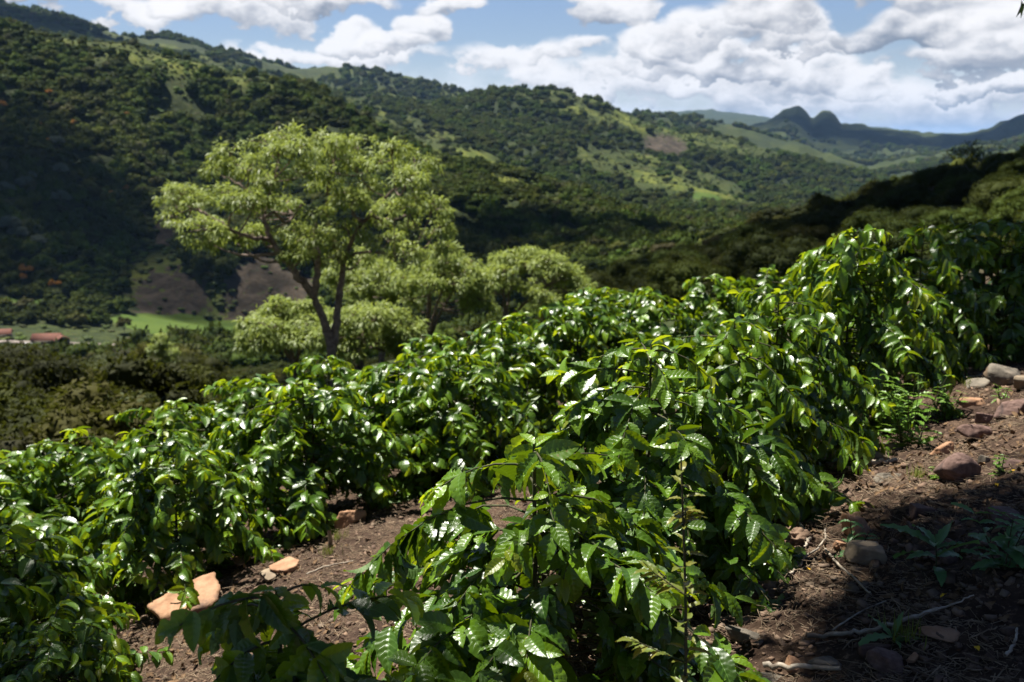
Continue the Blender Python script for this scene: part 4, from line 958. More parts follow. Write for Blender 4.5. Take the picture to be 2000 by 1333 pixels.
def house(px, py, w, dp, h, rz, label, r0=560, r1=700):
    x, y = on_hill(px, py + 6, r0, r1); e = link('house', None, loc=(x, y, hz(x, y))); e.rotation_euler[2] = rz; tag(e, label, 'house', 'farm houses in the valley')
    b = MB(); box(b, (0, 0, h / 2 - .5), (w, dp, h + 1)); link('wall', b.mesh('wall', M['wall'], False), e)
    rf = MB(); o_ = .7; t = h + w * .0 + dp * .30
    prof = np.array([(-dp / 2 - o_, h - .25), (0, t), (dp / 2 + o_, h - .25), (dp / 2 + o_, h - .05), (0, t + .25), (-dp / 2 - o_, h - .05)])
    V = np.array([(sx * (w / 2 + o_), p[0], p[1]) for sx in (-1, 1) for p in prof])
    F = [(j, (j + 1) % 6, 6 + (j + 1) % 6, 6 + j) for j in range(6)] + [(0, 1, 4, 5), (1, 2, 3, 4), (6, 11, 10, 7), (7, 10, 9, 8)]
    rf.add(V, np.array(F)); link('roof', rf.mesh('roof', M['roof'], False), e)
    d_ = MB(); box(d_, (-w * .1, -dp / 2 - .03, 1.05), (1.0, .08, 2.1)); link('door', d_.mesh('door', M['glass'], False), e)
    for sx in (-.32, .15, .35):
        w_ = MB(); box(w_, (w * sx, -dp / 2 - .03, 1.6), (1.1, .08, 1.0)); link('window', w_.mesh('window', M['glass'], False), e)
house(92, 652, 14, 9, 3.0, .12, 'long house with a dull red tiled roof beside the valley road')
house(120, 655, 7, 7, 3.6, -.9, 'small house with a bright orange roof right of the long one')
house(4, 642, 9, 7, 3.2, .3, 'house with an orange roof cut by the left edge')
house(262, 694, 8, 6, 3.0, .2, 'small reddish roofed house among the trees below the field', 470, 590)
x, y = on_hill(57, 664, 560, 620)
e = link('parked_van', None, loc=(x, y, hz(x, y) + .35)); e.rotation_euler[2] = .1; tag(e, 'tiny white van parked beside the valley road', 'van')
b = MB(); prof = np.array([(-2.4, .35), (2.4, .35), (2.45, .95), (1.7, 1.1), (1.2, 1.9), (-2.2, 1.95), (-2.45, 1.2)])
V = np.array([(p[0], sy * .9, p[1]) for sy in (-1, 1) for p in prof]); n_ = len(prof)
me = bpy.data.meshes.new('body'); me.from_pydata(V.tolist(), [], [tuple(range(n_))[::-1], tuple(range(n_, 2 * n_))] + [(j, (j + 1) % n_, n_ + (j + 1) % n_, n_ + j) for j in range(n_)]); me.materials.append(M['carwhite']); link('body', me, e)
for (cx, w_) in ((.75, .7), (-.4, 1.2), (-1.6, .9)):
    wb = MB(); box(wb, (cx, 0, 1.5), (w_, 1.84, .45)); link('window', wb.mesh('window', M['glass'], False), e)
for sx in (-1.5, 1.5):
    for sy in (-.85, .85):
        V, F = tube([(sx, sy - .1, .33), (sx, sy + .1, .33)], .33, 14); V2, F2 = tube([(sx, sy - .1, .33), (sx, sy - .099, .33)], [.33, .01], 14); V3, F3 = tube([(sx, sy + .099, .33), (sx, sy + .1, .33)], [.01, .33], 14)
        wb = MB(); wb.add(V, F); wb.add(V2, F2); wb.add(V3, F3); link('wheel', wb.mesh('wheel', M['rubber']), e)

#@@DETAILS
# ------------------------------------------------------------------ rocks, sticks, weeds, litter near the camera
def gpt(px, py):
    """point of the near ground seen at a pixel"""
    d = ray(px, py); y = np.linspace(1.2, 16, 3000); x = d[0] / d[1] * y; z = d[2] / d[1] * y
    i = int(np.argmax(z < near_z(x, y))); return x[i], y[i], hz(x[i], y[i])
def rock_mesh(seed, sx, sy, sz, mat, angular=.55):
    g = np.random.default_rng(seed); nlat, nlon = 44, 64
    th = np.linspace(0, np.pi, nlat); ph = np.arange(nlon) / nlon * 2 * np.pi
    T, P_ = np.meshgrid(th, ph, indexing='ij'); d = np.stack([np.sin(T) * np.cos(P_), np.sin(T) * np.sin(P_), np.cos(T)], -1).reshape(-1, 3)
    pl = unit(np.vstack([g.normal(size=(8, 3)), [[0.15, .1, 1], [-.1, .1, -1]]])); off = np.append(g.uniform(.40, .95, 8), [.62, .6])
    dots = d @ pl.T; r = np.sum((np.maximum(dots, 0) / off) ** 34, axis=1) ** (-1 / 34); r = np.clip(r, .35, 1.4)
    r = r * angular + (1 - angular) * .8; r = r * (1 + .05 * fbm(d[:, 0] * 3 + seed, d[:, 1] * 3, d[:, 2] * 3, octaves=3, seed=seed))
    r = r * (1 + .02 * fbm(d[:, 0] * 11 + seed, d[:, 1] * 11, d[:, 2] * 11, octaves=2, seed=seed)); V = d * r[:, None] * np.array([sx, sy, sz]) / 2 * 1.08
    i = (np.arange(nlat - 1)[:, None] * nlon); j = np.arange(nlon)[None]; j2 = (j + 1) % nlon
    F = np.stack([i + j, i + nlon + j, i + nlon + j2, i + j2], -1).reshape(-1, 4)
    me = new_mesh('rock', V, F, mat); return me
def rock(px, py, wpx, hpx, mat, label, seed, rot=(0, 0, 0), thick=.6, angular=.93):
    x, y, z = gpt(px, py + hpx * .35); s = math.hypot(y, 0) / FPX * 1.05; w = wpx * s; h = hpx * s
    o = link('rock', rock_mesh(seed, w * 1.1, w * .85, h * 1.5 * thick + .02, M[mat], angular), loc=(x, y, z + h * .30)); o.rotation_euler = rot
    return tag(o, label, 'rock', 'rocks on the soil')
rock(356, 1168, 132, 78, 'rock_orange', 'big flat orange rock tilted in the sun between the shaded bush and the second row', 1, (R(14), R(-26), .2), .75)
rock(683, 1018, 44, 32, 'rock_orange', 'small pale orange rock on the sunny path between the rows', 2, (0, 0, .6), .9)
rock(565, 1110, 60, 26, 'rock_orange', 'flat pinkish slab on the path right of the big orange rock', 3, (0, R(-12), .3), .5)
rock(530, 1125, 40, 20, 'rock_pale', 'small slab lying against the flat pinkish one', 4, (0, 0, 1.3), .5)
rock(470, 1105, 36, 16, 'rock_orange', 'little flat stone right beside the big orange rock', 5)
rock(448, 1205, 34, 20, 'rock_pale', 'pale stone half hidden under the dark shaded bush', 6)
rock(825, 945, 40, 18, 'rock_orange', 'flat stone at the upper end of the sunny path', 7)
rock(1870, 915, 86, 62, 'rock_red', 'smooth reddish rock lying alone on the right hand soil bank', 8, (R(20), 0, .3), .8, .5)
rock(1640, 893, 56, 34, 'rock_pale', 'pale flat rock at the foot of the front row', 9, (0, R(6), .2), .6)
rock(1660, 868, 40, 40, 'rock_grey', 'upright grey rock touching the pale flat one under the bush', 10, (0, R(20), .8))
rock(1712, 888, 52, 30, 'rock_pale', 'pale rock under the bright weeds, left of the orange brown one', 11)
rock(1745, 872, 40, 24, 'rock_grey', 'small grey rock right at the base of the bright weeds', 12)
rock(1847, 870, 46, 26, 'rock_orange', 'orange brown block just above the smooth reddish rock', 13, (0, R(-15), .3), .8)
rock(1728, 928, 46, 26, 'rock_grey', 'flat greenish grey rock below the pale stick', 14)
rock(1917, 895, 20, 22, 'rock_grey', 'small grey stone touching the right side of the smooth reddish rock', 15)
rock(1898, 782, 42, 26, 'rock_orange', 'orange rock beside the weeds on the upper bank', 16)
rock(1920, 815, 28, 30, 'rock_red', 'pinkish upright stone on the upper bank', 17)
rock(1912, 838, 58, 32, 'rock_red', 'dark brown slab below the pinkish upright stone', 18, (0, R(10), 0), .6)
rock(1965, 738, 62, 40, 'rock_grey', 'large grey rock near the right edge at the top of the bank', 19, (0, R(8), .3), .8)
rock(1998, 745, 50, 44, 'rock_pale', 'pale rock cut by the right edge at the top of the bank', 20)
rock(1985, 790, 70, 34, 'rock_red', 'dark reddish slab at the right edge below the large grey rock', 21, (0, R(-10), .4), .6)
rock(1905, 750, 44, 20, 'rock_grey', 'slanting slab left of the large grey rock', 22, (0, R(-25), .3), .5)
rock(1985, 675, 50, 22, 'rock_pale', 'pale rock at the top of the bank by the dark bushes', 23)
rock(1975, 900, 46, 18, 'rock_red', 'low reddish stone at the right edge level with the smooth rock', 24)
rock(1700, 1090, 80, 42, 'rock_pale', 'pale flat rock in dappled shade behind the broad leaved weed', 25, (0, R(-6), .2), .6)
rock(1675, 1030, 52, 38, 'rock_orange', 'peaked orange rock in the shade below the pale stick', 26, (0, R(10), .3), 1.0)
rock(1790, 1005, 50, 28, 'rock_red', 'reddish stone in the shade below the smooth rock', 27)
rock(1950, 1008, 70, 30, 'rock_red', 'wide brown slab in deep shade at the right', 28, thick=.6)
rock(1450, 1240, 52, 32, 'rock_grey', 'olive grey stone at the right foot of the nearest sunlit bush', 29)
rock(1548, 1292, 34, 36, 'rock_orange', 'reddish wedge shaped stone near the bottom edge', 30, (R(10), R(25), .3))
rock(1605, 1290, 50, 22, 'rock_grey', 'greyish slab right of the wedge shaped stone', 31)
rock(1740, 1290, 70, 44, 'rock_red', 'grey brown angular rock near the bottom, right of centre', 32, (R(10), 0, .2))
rock(1710, 1270, 44, 26, 'rock_red', 'brown stone leaning on the angular rock near the bottom', 33)
rock(1480, 1322, 110, 34, 'rock_grey', 'long greenish grey slab at the bottom edge right of the bushes', 34, (0, R(4), .1), .6)
rock(1785, 1285, 24, 20, 'rock_orange', 'small orange stone right of the angular rock', 35)
rock(1825, 1240, 60, 24, 'rock_orange', 'flat ochre stone in the small patch of light beside the thin branch', 36, thick=.5)
rock(1850, 1085, 50, 24, 'rock_red', 'reddish stone behind the broad leaved weed', 37)
rock(1640, 1058, 30, 16, 'rock_orange', 'small tan stone left of the pale flat rock in the shade', 38)
g = np.random.default_rng(55)

def stick(pix, r0, r1, label, mat='stick', lift=.02, name='stick', group='sticks on the soil'):
    pts = [];
    for q in pix:
        x, y, z = gpt(q[0], q[1]); pts.append((x, y, z + lift + (q[2] if len(q) > 2 else 0)))
    mb = MB(); c = np.mean(pts, axis=0); s = spline(np.array(pts) - c, len(pts) * 5); s[1:-1] += g.normal(0, r0 * .35, (len(s) - 2, 3)); mb.tube(s, np.linspace(r0, r1, len(s)), 7)
    return tag(link(name, mb.mesh(name, M[mat]), loc=c), label, 'stick', group)
stick([(1655, 930), (1690, 918), (1720, 912), (1752, 903)], .014, .010, 'thick pale stick lying between the pale rocks and the smooth reddish one')
stick([(1575, 1252), (1640, 1243), (1700, 1238), (1760, 1228), (1830, 1207)], .007, .006, 'long thin pale branch across the shaded soil')
stick([(1830, 1207), (1860, 1198), (1900, 1183)], .004, .002, 'thin dark twig continuing from the long pale branch')
stick([(1540, 1135), (1560, 1110), (1575, 1085), (1590, 1078), (1610, 1060), (1612, 1035)], .006, .003, 'crooked white twig beside the drooping leaf of the nearest bush')
stick([(1612, 1075), (1630, 1115), (1660, 1145), (1700, 1175)], .005, .003, 'forked greyish twig right of the crooked white one')
stick([(1625, 1240), (1680, 1205), (1730, 1180)], .003, .002, 'thin twig slanting above the long pale branch')
stick([(1820, 760), (1850, 752), (1900, 745), (1935, 733)], .008, .005, 'pale brown stick on the upper bank left of the large grey rock')
stick([(1930, 690), (1955, 678), (1990, 674)], .008, .006, 'stick at the top of the bank by the dark bushes')
stick([(1960, 1300), (1980, 1275), (1985, 1240)], .005, .003, 'curved pale root in deep shade at the right edge')
stick([(1490, 1310), (1560, 1318), (1640, 1322)], .009, .006, 'brown branch along the bottom edge')
stick([(600, 1128), (640, 1115), (690, 1105)], .005, .003, 'thin dry stick on the sunny path')
stick([(1560, 1030), (1572, 1045), (1582, 1060), (1570, 1075)], .008, .005, 'pale root poking from the soil clod under the bush')
x, y, z = gpt(645, 1075); mb = MB(); mb.tube(np.array([(0, 0, -.03), (.003, 0, .05), (-.002, 0, .10)]), [.014, .012, .011], 9)
tag(link('stake', mb.mesh('stake', M['twig']), loc=(x, y, z)), 'short dry stub standing upright on the sunny path', 'stake')

def leaf_plant(px, py, stems, mat, label, seed, wid=.16, name='weed_plant', cat='weed', group='weeds on the soil', ll=.09, hgt=.25, spread=.12, per=6, rosette=False, young=None, bend=.5):
    x, y, z = gpt(px, py); g = np.random.default_rng(seed); fb, sb, yb = MB(), MB(), MB(); T = [leaf_template(2, 14, seed + q, b, .0, .03, wid, 0) for q, b in enumerate((bend * .6, bend, bend * 1.6))]
    P, D, N, L, A = [], [], [], [], []
    for s in range(stems):
        a = g.uniform(0, 6.28); e = np.array([math.cos(a) * spread * g.uniform(.2, 1), math.sin(a) * spread * g.uniform(.2, 1), hgt * g.uniform(.6, 1.05)]); b0 = np.array([e[0] * .25, e[1] * .25, -.02])
        sp = spline([b0, (b0 + e) / 2 * [.8, .8, 1], e], 8); sb.tube(sp, np.linspace(.0035, .0015, 8), 5)
        for q in range(per):
            f = (q + 1) / per if not rosette else g.uniform(.3, 1.0); p = np.array([np.interp(f, np.linspace(0, 1, 8), sp[:, k]) for k in range(3)]); a2 = q * 2.4 + g.uniform(-.3, .3)
            for sg in (0, math.pi):
                if rosette and sg: continue
                P.append(p); D.append((math.cos(a2 + sg), math.sin(a2 + sg), g.uniform(-.1, .7) if not rosette else g.uniform(.1, 1.4))); N.append((g.normal(0, .2), g.normal(0, .2), 1)); L.append(ll * g.uniform(.55, 1.15) * (1.1 - .45 * f * (not rosette))); A.append(g.random())
    P, D, N, L, A = [np.array(v, float) for v in (P, D, N, L, A)]
    place_leaves(fb, T, P, D, N, L, A, g); fb.A = {'tint': fb.A['age']}
    e = link(name, None, loc=(x, y, z)); tag(e, label, cat, group); link('foliage', fb.mesh('foliage', M[mat]), e); link('stem', sb.mesh('stem', M['stem']), e); return e
leaf_plant(1775, 875, 11, 'weed', 'tall bright green clump of weeds by the pale rocks at the foot of the row', 61, hgt=.42, spread=.20, ll=.11, per=7)
leaf_plant(1730, 850, 6, 'weed', 'smaller bright weeds leaning left beside the tall clump', 62, hgt=.30, spread=.14, ll=.09)
leaf_plant(1850, 815, 7, 'weed', 'pale green weeds to the right of the tall clump', 63, hgt=.22, spread=.16, ll=.08)
leaf_plant(1765, 825, 6, 'weed', 'glossy leafed weeds just behind the tall clump', 64, hgt=.36, spread=.14, ll=.12, wid=.2)
leaf_plant(1840, 718, 5, 'weed', 'small bright weeds on the upper bank', 65, hgt=.12, spread=.16, ll=.07)
leaf_plant(1960, 700, 6, 'weed', 'low weeds on the upper bank near the right edge', 66, hgt=.12, spread=.2, ll=.07)
leaf_plant(1955, 780, 3, 'weed', 'tiny green sprout below the large grey rock', 67, hgt=.08, spread=.08, ll=.05)
leaf_plant(1845, 935, 3, 'weed', 'tiny sprout left of the smooth reddish rock', 68, hgt=.05, spread=.05, ll=.05)
leaf_plant(1952, 935, 3, 'weed', 'small dark sprout right of the smooth reddish rock', 69, hgt=.09, spread=.04, ll=.05)
leaf_plant(1830, 1125, 1, 'weedblue', 'broad leaved weed rosette with one pale leaf in dappled light', 70, hgt=.10, spread=.02, ll=.15, wid=.17, per=10, rosette=True)
leaf_plant(1745, 1262, 1, 'weedblue', 'small upright weed with narrow leaves near the bottom', 71, hgt=.04, spread=.01, ll=.10, wid=.14, per=6, rosette=True)
leaf_plant(1960, 1120, 4, 'weedblue', 'dark leafy weed in deep shade at the right edge', 72, hgt=.22, spread=.16, ll=.12, wid=.2)
leaf_plant(1670, 1085, 2, 'weedblue', 'dark little weed in front of the pale flat rock in the shade', 73, hgt=.12, spread=.06, ll=.08, wid=.2)
leaf_plant(425, 1120, 7, 'weed', 'leafy weed with pale green leaves right above the big orange rock', 74, hgt=.34, spread=.2, ll=.12, wid=.2)
leaf_plant(570, 1045, 3, 'weed', 'single sprout with drooping bright leaves in front of the second row', 75, hgt=.18, spread=.06, ll=.15, wid=.16)
leaf_plant(720, 965, 5, 'weed', 'low weeds in the shade line at the back of the path', 76, hgt=.12, spread=.16, ll=.09, wid=.2)
leaf_plant(230, 1090, 5, 'weed', 'low weeds between the rows on the left', 77, hgt=.16, spread=.2, ll=.07, wid=.2)
leaf_plant(240, 1150, 5, 'weed', 'weeds at the foot of the shaded left bush', 78, hgt=.2, spread=.2, ll=.1, wid=.2)
# the thin sapling in front of the nearest bushes
sy_ = 2.05; sx_ = float(at(1335, 1333, sy_)[0]); sz_ = hz(sx_, sy_); g2 = np.random.default_rng(81)
e = link('sapling', None, loc=(sx_, sy_, sz_)); tag(e, 'thin dark stemmed sapling with small reddish young leaves rising in front of the nearest bushes', 'sapling')
tp = at(1330, 893, sy_ + .1); top = np.array([tp[0] - sx_, tp[1] - sy_, tp[2] - sz_]); mb = MB(); sp = spline([(0, 0, 0), top * .5 + [.015, 0, 0], top], 16); mb.tube(sp, np.linspace(.006, .002, 16), 6); fb, yb = MB(), MB(); P, D, N, L, A = [], [], [], [], []
for q in range(22):
    f = .22 + q * .78 / 22; p = np.array([np.interp(f, np.linspace(0, 1, 16), sp[:, k]) for k in range(3)]); a = q * 2.3
    if q % 5 == 2:
        ln = g2.uniform(.12, .28) * (1.2 - f); ee = p + [math.cos(a) * ln, math.sin(a) * ln * .4, ln * .5]; b_ = spline([p, (p + ee) / 2, ee], 6); mb.tube(b_, np.linspace(.0025, .001, 6), 5)
        for t_ in (.3, .5, .7, .85, 1):
            for sg in (-1, 1): P.append(p + (ee - p) * t_); D.append((math.cos(a) + sg * .8 * math.sin(a), .4 * sg, g2.uniform(-.2, .5))); N.append((0, 0, 1)); L.append(g2.uniform(.035, .065)); A.append(g2.random())
    for sg in (0, math.pi): P.append(p); D.append((math.cos(a + sg), math.sin(a + sg), g2.uniform(.1, .7))); N.append((0, 0, 1)); L.append(g2.uniform(.045, .08) * (1.2 - .6 * f)); A.append(min(1, f * g2.uniform(.4, 1.2)))
P, D, N, L, A = [np.array(v, float) for v in (P, D, N, L, A)]; place_leaves(fb, [leaf_template(2, 12, 90, .5, .0, .03, .2, 0)], P, D, N, L, A, g2); fb.A = {'tint': fb.A['age']}
link('foliage', fb.mesh('foliage', M['reddish']), e); link('stem', mb.mesh('stem', M['stem']), e)
# green berries on the nearest bush
f1 = [o for o in scene.objects if o.get('label') == BL['F1']][0]; mb = MB(); cpt = at(1368, 1143, 2.12)
for q in range(13):
    V, F = ico_core(.0062, .0072, q, .03, 0, 8, 10); mb.add(V + cpt + g2.normal(0, .011, 3), F)
me = mb.mesh('berries', M['berry']); ob = link('berries', me); ob.parent = f1
f1l = mathutils.Matrix.Translation(f1.location) @ mathutils.Matrix.Rotation(f1.rotation_euler[2], 4, 'Z'); ob.matrix_parent_inverse = f1l.inverted()
# yellow fallen blossoms
for q, (px, py, lab) in enumerate([(1580, 1131, 'bright yellow fallen petal beside the crooked white twig'), (1702, 917, 'yellow petal on the flat grey rock below the pale stick'), (1848, 1163, 'yellow petal in the shade below the broad leaved weed'), (1905, 1272, 'orange petal in the shade near the bottom right'), (1822, 742, 'yellow petal lying high on the bank'), (1826, 705, 'orange petal below the dark bushes on the bank'), (1818, 812, 'orange petal beside the bright weeds'), (1700, 932, 'orange petal left of the smooth reddish rock'), (1985, 928, 'yellow petal at the right edge below the smooth reddish rock'), (1945, 965, 'yellow petal in the dark below the smooth reddish rock')]):
    x, y, z = gpt(px, py); V, F, _ = leaf_template(2, 6, q, 1.2, 0, .1, .3, 0, False); s = .028
    tag(link('fallen_petal', new_mesh('fallen_petal', V * s, F, M['petal']), loc=(x, y, z + .02), rot=(.4, .3, q)), lab, 'petal', 'fallen yellow petals')
# soil clods
for (px, py, lab, s) in [(1545, 1060, 'crumbly clod of soil and litter under the front row', .11), (1480, 1165, 'crumbly clod of soil at the right foot of the nearest bush', .09)]:
    x, y, z = gpt(px, py); me = rock_mesh(int(px), s * 1.6, s * 1.2, s, M['chips'], .3); co = np.array([v.co[:] for v in me.vertices]); co *= (1 + .28 * fbm(co[:, 0] * 60, co[:, 1] * 60, co[:, 2] * 60, octaves=3, seed=5))[:, None]
    me.vertices.foreach_set('co', co.astype(np.float32).ravel()); me.update(); tag(link('soil_clod', me, loc=(x, y, z + s * .2)), lab, 'soil clod', 'soil clods')

# litter: stone chips, twigs, dead leaves (uncountable)
def near_pts(n, seed):
    g = np.random.default_rng(seed); u = g.uniform(-.62, .62, n * 3); d = 1.3 * (12 / 1.3) ** (g.random(n * 3) ** .8); x, y = u * d, d
    k_ = (fbm(x * 1.2, y * 1.2, octaves=3, seed=seed) > -.45); x, y = x[k_][:n], y[k_][:n]; return x, y, height(x, y), g
x, y, z, g = near_pts(26000, 201); mb = MB(); n = len(x)
cube = unit(np.array([(a, b, c) for a in (-1, 1) for b in (-1, 1) for c in (-1, 1)], float)); CF = np.array([(0, 1, 3, 2), (4, 6, 7, 5), (0, 4, 5, 1), (2, 3, 7, 6), (0, 2, 6, 4), (1, 5, 7, 3)])
s = .003 + .026 * g.random(n) ** 5; V = cube[None] * g.uniform(.55, 1.3, (n, 8, 3)) * np.stack([s, s * g.uniform(.5, 1, n), s * g.uniform(.25, .6, n)], -1)[:, None]
a = g.uniform(0, 6.28, n); ca, sa = np.cos(a)[:, None], np.sin(a)[:, None]; V = np.stack([V[..., 0] * ca - V[..., 1] * sa, V[..., 0] * sa + V[..., 1] * ca, V[..., 2] + V[..., 0] * g.normal(0, .35, n)[:, None]], -1) + np.stack([x, y, z + s * .25], -1)[:, None]
mb.add(V.reshape(-1, 3), (CF[None] + (np.arange(n) * 8)[:, None, None]).reshape(-1, 4)); tag(link('stone_chips', mb.mesh('stone_chips', M['chips'], False)), 'scattered small brown stone chips on the soil', 'gravel', kind='stuff')
x, y, z, g = near_pts(60000, 202); n = len(x); L_ = .02 + .09 * g.random(n) ** 3; a = g.uniform(0, 6.28, n); dz = g.normal(0, .12, n)
D_ = np.stack([np.cos(a), np.sin(a), dz], -1) * L_[:, None]; p0 = np.stack([x, y, z + .005], -1); bow = g.normal(0, .12, (n, 3)) * L_[:, None]
pts = np.stack([p0, p0 + D_ * .5 + bow * [1, 1, .4], p0 + D_], 1); r_ = (.0007 + .0017 * g.random(n) ** 2)[:, None, None]; side = np.stack([-np.sin(a), np.cos(a), a * 0], -1)[:, None]; upv = np.array([0, 0, 1.0])
ring = np.stack([pts + side * r_, pts + upv * r_ * 1.2, pts - side * r_], 2)  # n,3,3,3
V = ring.reshape(n, 9, 3); TFc = np.array([(i * 3 + j, i * 3 + j + 1, i * 3 + 3 + j + 1, i * 3 + 3 + j) for i in range(2) for j in range(2)] + [(i * 3 + 2, i * 3, i * 3 + 3, i * 3 + 5) for i in range(2)])
mb = MB(); mb.add(V.reshape(-1, 3), (TFc[None] + (np.arange(n) * 9)[:, None, None]).reshape(-1, 4)); tag(link('twig_litter', mb.mesh('twig_litter', M['twig'])), 'dry twigs and straw littering the soil', 'litter', kind='stuff')
x, y, z, g = near_pts(9000, 203); n = len(x); mb = MB(); place_leaves(mb, [leaf_template(1, 5, q, b, 0, .08, .24, 0) for q, b in ((1, 1.2), (2, -1.3), (3, 1.8))], np.stack([x, y, z + .008], -1), np.stack([g.normal(size=n), g.normal(size=n), g.normal(0, .15, n)], -1), np.stack([g.normal(0, .3, n), g.normal(0, .3, n), np.ones(n)], -1), g.uniform(.015, .055, n), g.random(n), g)
tag(link('dead_leaves', mb.mesh('dead_leaves', M['deadleaf'])), 'curled brown dead leaves on the soil', 'litter', kind='stuff')
# tufts of pale grass
g = np.random.default_rng(204); mb = MB()
for (px, py) in [(700, 1000), (725, 985), (640, 1085), (800, 955), (300, 1190), (310, 1200), (1790, 940), (1890, 760), (1940, 690), (1960, 695), (1760, 1250), (1770, 1262), (660, 1060), (280, 1170)]:
    x, y, z = gpt(px, py); n = 40; a = g.uniform(0, 6.28, n); P = np.stack([x + g.normal(0, .025, n), y + g.normal(0, .025, n), np.full(n, z)], -1); quads_from(P, np.stack([np.cos(a) * .6, np.sin(a) * .6, g.uniform(.5, 1.3, n)], -1), np.stack([np.cos(a), np.sin(a), np.full(n, -.3)], -1), g.uniform(.03, .09, n), np.full(n, .004), g.random(n), mb, .2)
tag(link('grass', mb.mesh('grass', M['grassy'])), 'thin pale tufts of grass on the soil', 'grass', kind='stuff')

#@@CLOUDS
# ------------------------------------------------------------------ unseen cumulus added above the valley to shade parts of the hills
def cloud(p, t, rx, ry, seed, label):
    c = np.array(p, float) + SUN * t; g = np.random.default_rng(seed); mb = MB()
    for q in range(16):
        a = g.uniform(0, 6.28); rad = g.random() ** .5 * .75; r_ = g.uniform(.28, .5); V, F = ico_core(1, .55, int(g.integers(999)), .28, 0, 14, 20)
        mb.add(V * np.array([rx, ry, min(rx, ry) * .55]) * r_ + np.array([math.cos(a) * rad * rx, math.sin(a) * rad * ry, g.uniform(0, .12) * rx]), F)
    tag(link('cloud', mb.mesh('cloud', M['cloud']), loc=c), label, kind='structure')
def hillp(px, py, r0, r1):
    x, y = on_hill(px, py, r0, r1); return (x, y, hz(x, y))
cloud(hillp(1080, 470, 600, 1300), 1250, 230, 120, 1, 'unseen cloud added to shade the dark forest face')
cloud(hillp(1500, 400, 600, 1600), 1300, 300, 150, 2, 'unseen cloud added to shade the lower ridge')
cloud(hillp(0, 350, 700, 1300), 1250, 210, 140, 3, 'unseen cloud added to darken the left end of the hillside')
cloud((112, 172, -30), 1100, 150, 145, 4, 'unseen cloud added to shade the right slope')
cloud(hillp(1800, 270, 6000, 8500), 2600, 1500, 700, 5, 'unseen cloud added to shade the far mountains')
cloud(hillp(80, 40, 3500, 5000), 1200, 700, 400, 6, 'unseen cloud added to shade the ridge at the top left')

#@@SHADE
# ------------------------------------------------------------------ shade trees beside the camera, leaf clumps placed above the frame to cast shade
def shade_tree(base, clusters, seed, label, nleaf=55, name='shade_tree', hang=()):
    g = np.random.default_rng(seed); e = link(name, None, loc=base); tag(e, label, 'tree'); b0 = np.array(base); tb, fb = MB(), MB()
    cs = [np.array(c[:3]) - b0 for c in clusters]; ctr = np.mean(cs, axis=0); fork = np.array([ctr[0] * .12, ctr[1] * .12, 3.0])
    tb.tube(spline([(0, 0, -.4), fork * [.5, .5, .5], fork], 10), np.linspace(.17, .12, 10), 12)
    for c, cl in zip(cs, clusters):
        rad, dens = cl[3], cl[4]; tb.tube(spline([fork, fork * .5 + c * .5 + [0, 0, .5], c], 12), np.linspace(.075, .02, 12), 8)
        nb = int(34 * rad * rad * dens) + 3
        dd = rand_dirs(g, nb, -.9) * (g.random(nb) ** .4)[:, None] * rad * np.array([1, 1, .45])
        for q in dd:
            ee = c + q; s_ = spline([c + q * .08, c + q * .5 + [0, 0, .08], ee], 6); tb.tube(s_, np.linspace(.012, .003, 6), 4)
            n = nleaf; a = g.uniform(0, 6.28, n); P = ee + g.normal(0, .13, (n, 3)) * [1, 1, .7]; D = np.stack([np.cos(a), np.sin(a), g.uniform(-1.2, .1, n)], -1)
            quads_from(P, D, np.stack([g.normal(0, .5, n), g.normal(0, .5, n), np.ones(n)], -1), g.uniform(.06, .12, n), g.uniform(.02, .035, n), g.random(n), fb, .2)
    for (pts, n) in hang:
        s_ = spline([np.array(p) - b0 for p in pts], 14); tb.tube(s_, np.linspace(.02, .002, 14), 6)
        for q in range(n):
            i = g.integers(8, 14); a = g.uniform(0, 6.28); quads_from(s_[i:i + 1] + g.normal(0, .03, (1, 3)), np.array([[math.cos(a) * .6, math.sin(a) * .6, -1.0]]), np.array([[math.sin(a), math.cos(a), .3]]), np.array([g.uniform(.09, .15)]), np.array([.024]), np.array([g.random()]), fb, .2)
    link('crown', fb.mesh('crown', M['shade']), e); link('trunk', tb.mesh('trunk', M['bark']), e); return e
def lit(p, t): q = np.array(p) + SUN * t; return (float(q[0]), float(q[1]), float(q[2]))
def over(px, py, rad, dens, t=6.4): x, y, z = gpt(px, py); return (*lit((x, y, z + .1), t), rad, dens)
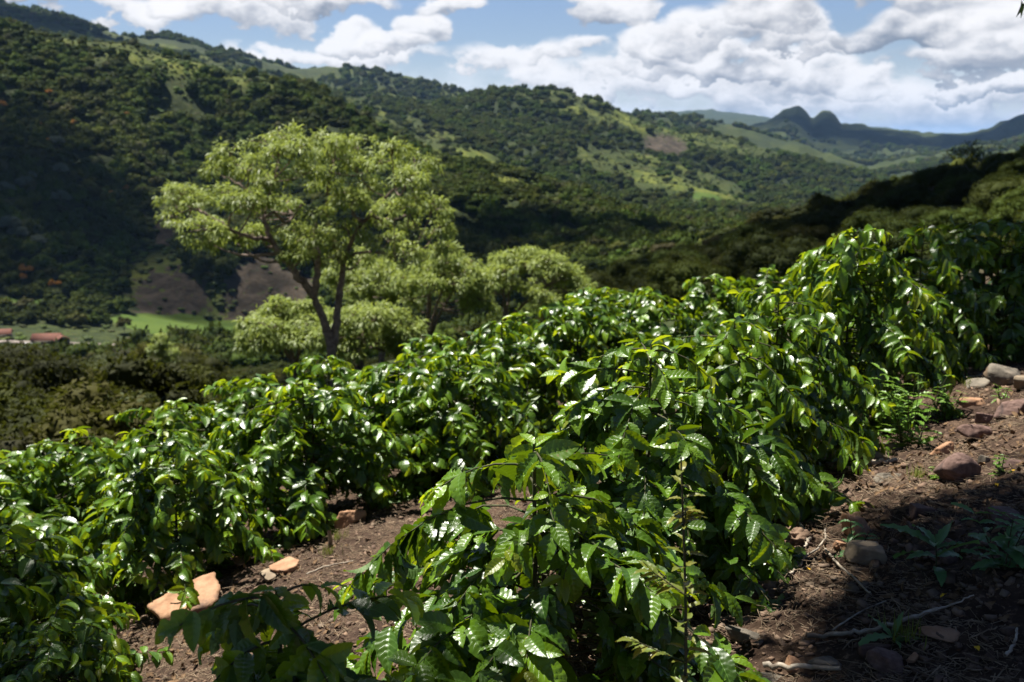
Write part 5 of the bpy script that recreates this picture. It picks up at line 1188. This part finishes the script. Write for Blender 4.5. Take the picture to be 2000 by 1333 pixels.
CL_R = [over(1760, 1310, .34, 4), over(1900, 1300, .42, 4.5), over(2050, 1300, .5, 4.5), over(1760, 1200, .30, 4), over(1880, 1190, .42, 4.5), over(2030, 1180, .5, 4.5), over(2170, 1150, .6, 4),
        over(1790, 1100, .34, 3.5), over(1910, 1060, .42, 4), over(2050, 1050, .5, 4), over(1720, 1020, .24, 2.5), over(1960, 975, .28, 2.5), over(2150, 900, .6, 2.0)]
CL_R += [(*lit((*q[:2], q[2]), 6.8), q[3], 3.4) for q in [(3.35, 7.6, -.8, .75), (3.9, 7.9, -.9, .9), (4.7, 8.8, -.9, 1.2), (4.0, 7.0, -1.2, .7), (5.5, 9.8, -1, 1.2), (4.6, 8.0, -1.2, .8)]]
tipc = at(1990, 14, 6.2)
shade_tree((6.6, 6.4, hz(6.6, 6.4)), CL_R, 91, 'shade tree beyond the right edge whose drooping dark twig enters the top right corner', hang=[([(5.5, 7.5, 3.3), (4.6, 7.0, 2.4), (tipc[0] + .25, tipc[1] + .1, tipc[2] + .55), (tipc[0] + .04, tipc[1], tipc[2] + .02)], 26)])
CL_L = [(*lit(q[:3], 6.2), q[3], q[4]) for q in [(-.50, 1.98, -.95, .42, 5), (-.70, 1.75, -1.2, .42, 4), (-.35, 1.65, -1.3, .36, 4), (-1.0, 1.9, -1.5, .45, 3), (-2.1, 3.6, -1.9, .6, 2), (-1.7, 2.9, -1.9, .5, 2.5), (-1.6, 2.2, -1.6, .6, 3)]]  # unseen left tree added; clumps set sunward of the bushes to shade them
shade_tree((-6.2, 3.0, hz(-6.2, 3.0)), CL_L, 92, 'unseen tree added outside the left edge to shade the bottom left bushes')

# ------------------------------------------------------------------ air
hb = MB(); zmin = float(ZZ.min()) - 5; box(hb, (0, 0, (zmin + 720) / 2), (150000, 150000, 720 - zmin))
hm = bpy.data.materials.new('haze'); hm.use_nodes = True; hk = NT(hm.node_tree); hk.n.clear(); ho = hk.node('ShaderNodeOutputMaterial'); pv = hk.node('ShaderNodeVolumePrincipled')
pv.inputs['Color'].default_value = (0.36, 0.60, 1.0, 1); pv.inputs['Density'].default_value = 0.000021; hk.l.new(pv.outputs[0], ho.inputs['Volume'])
tag(link('haze', hb.mesh('haze', hm, False)), 'thin blue air between the near slope and the far mountains', 'haze', kind='stuff')
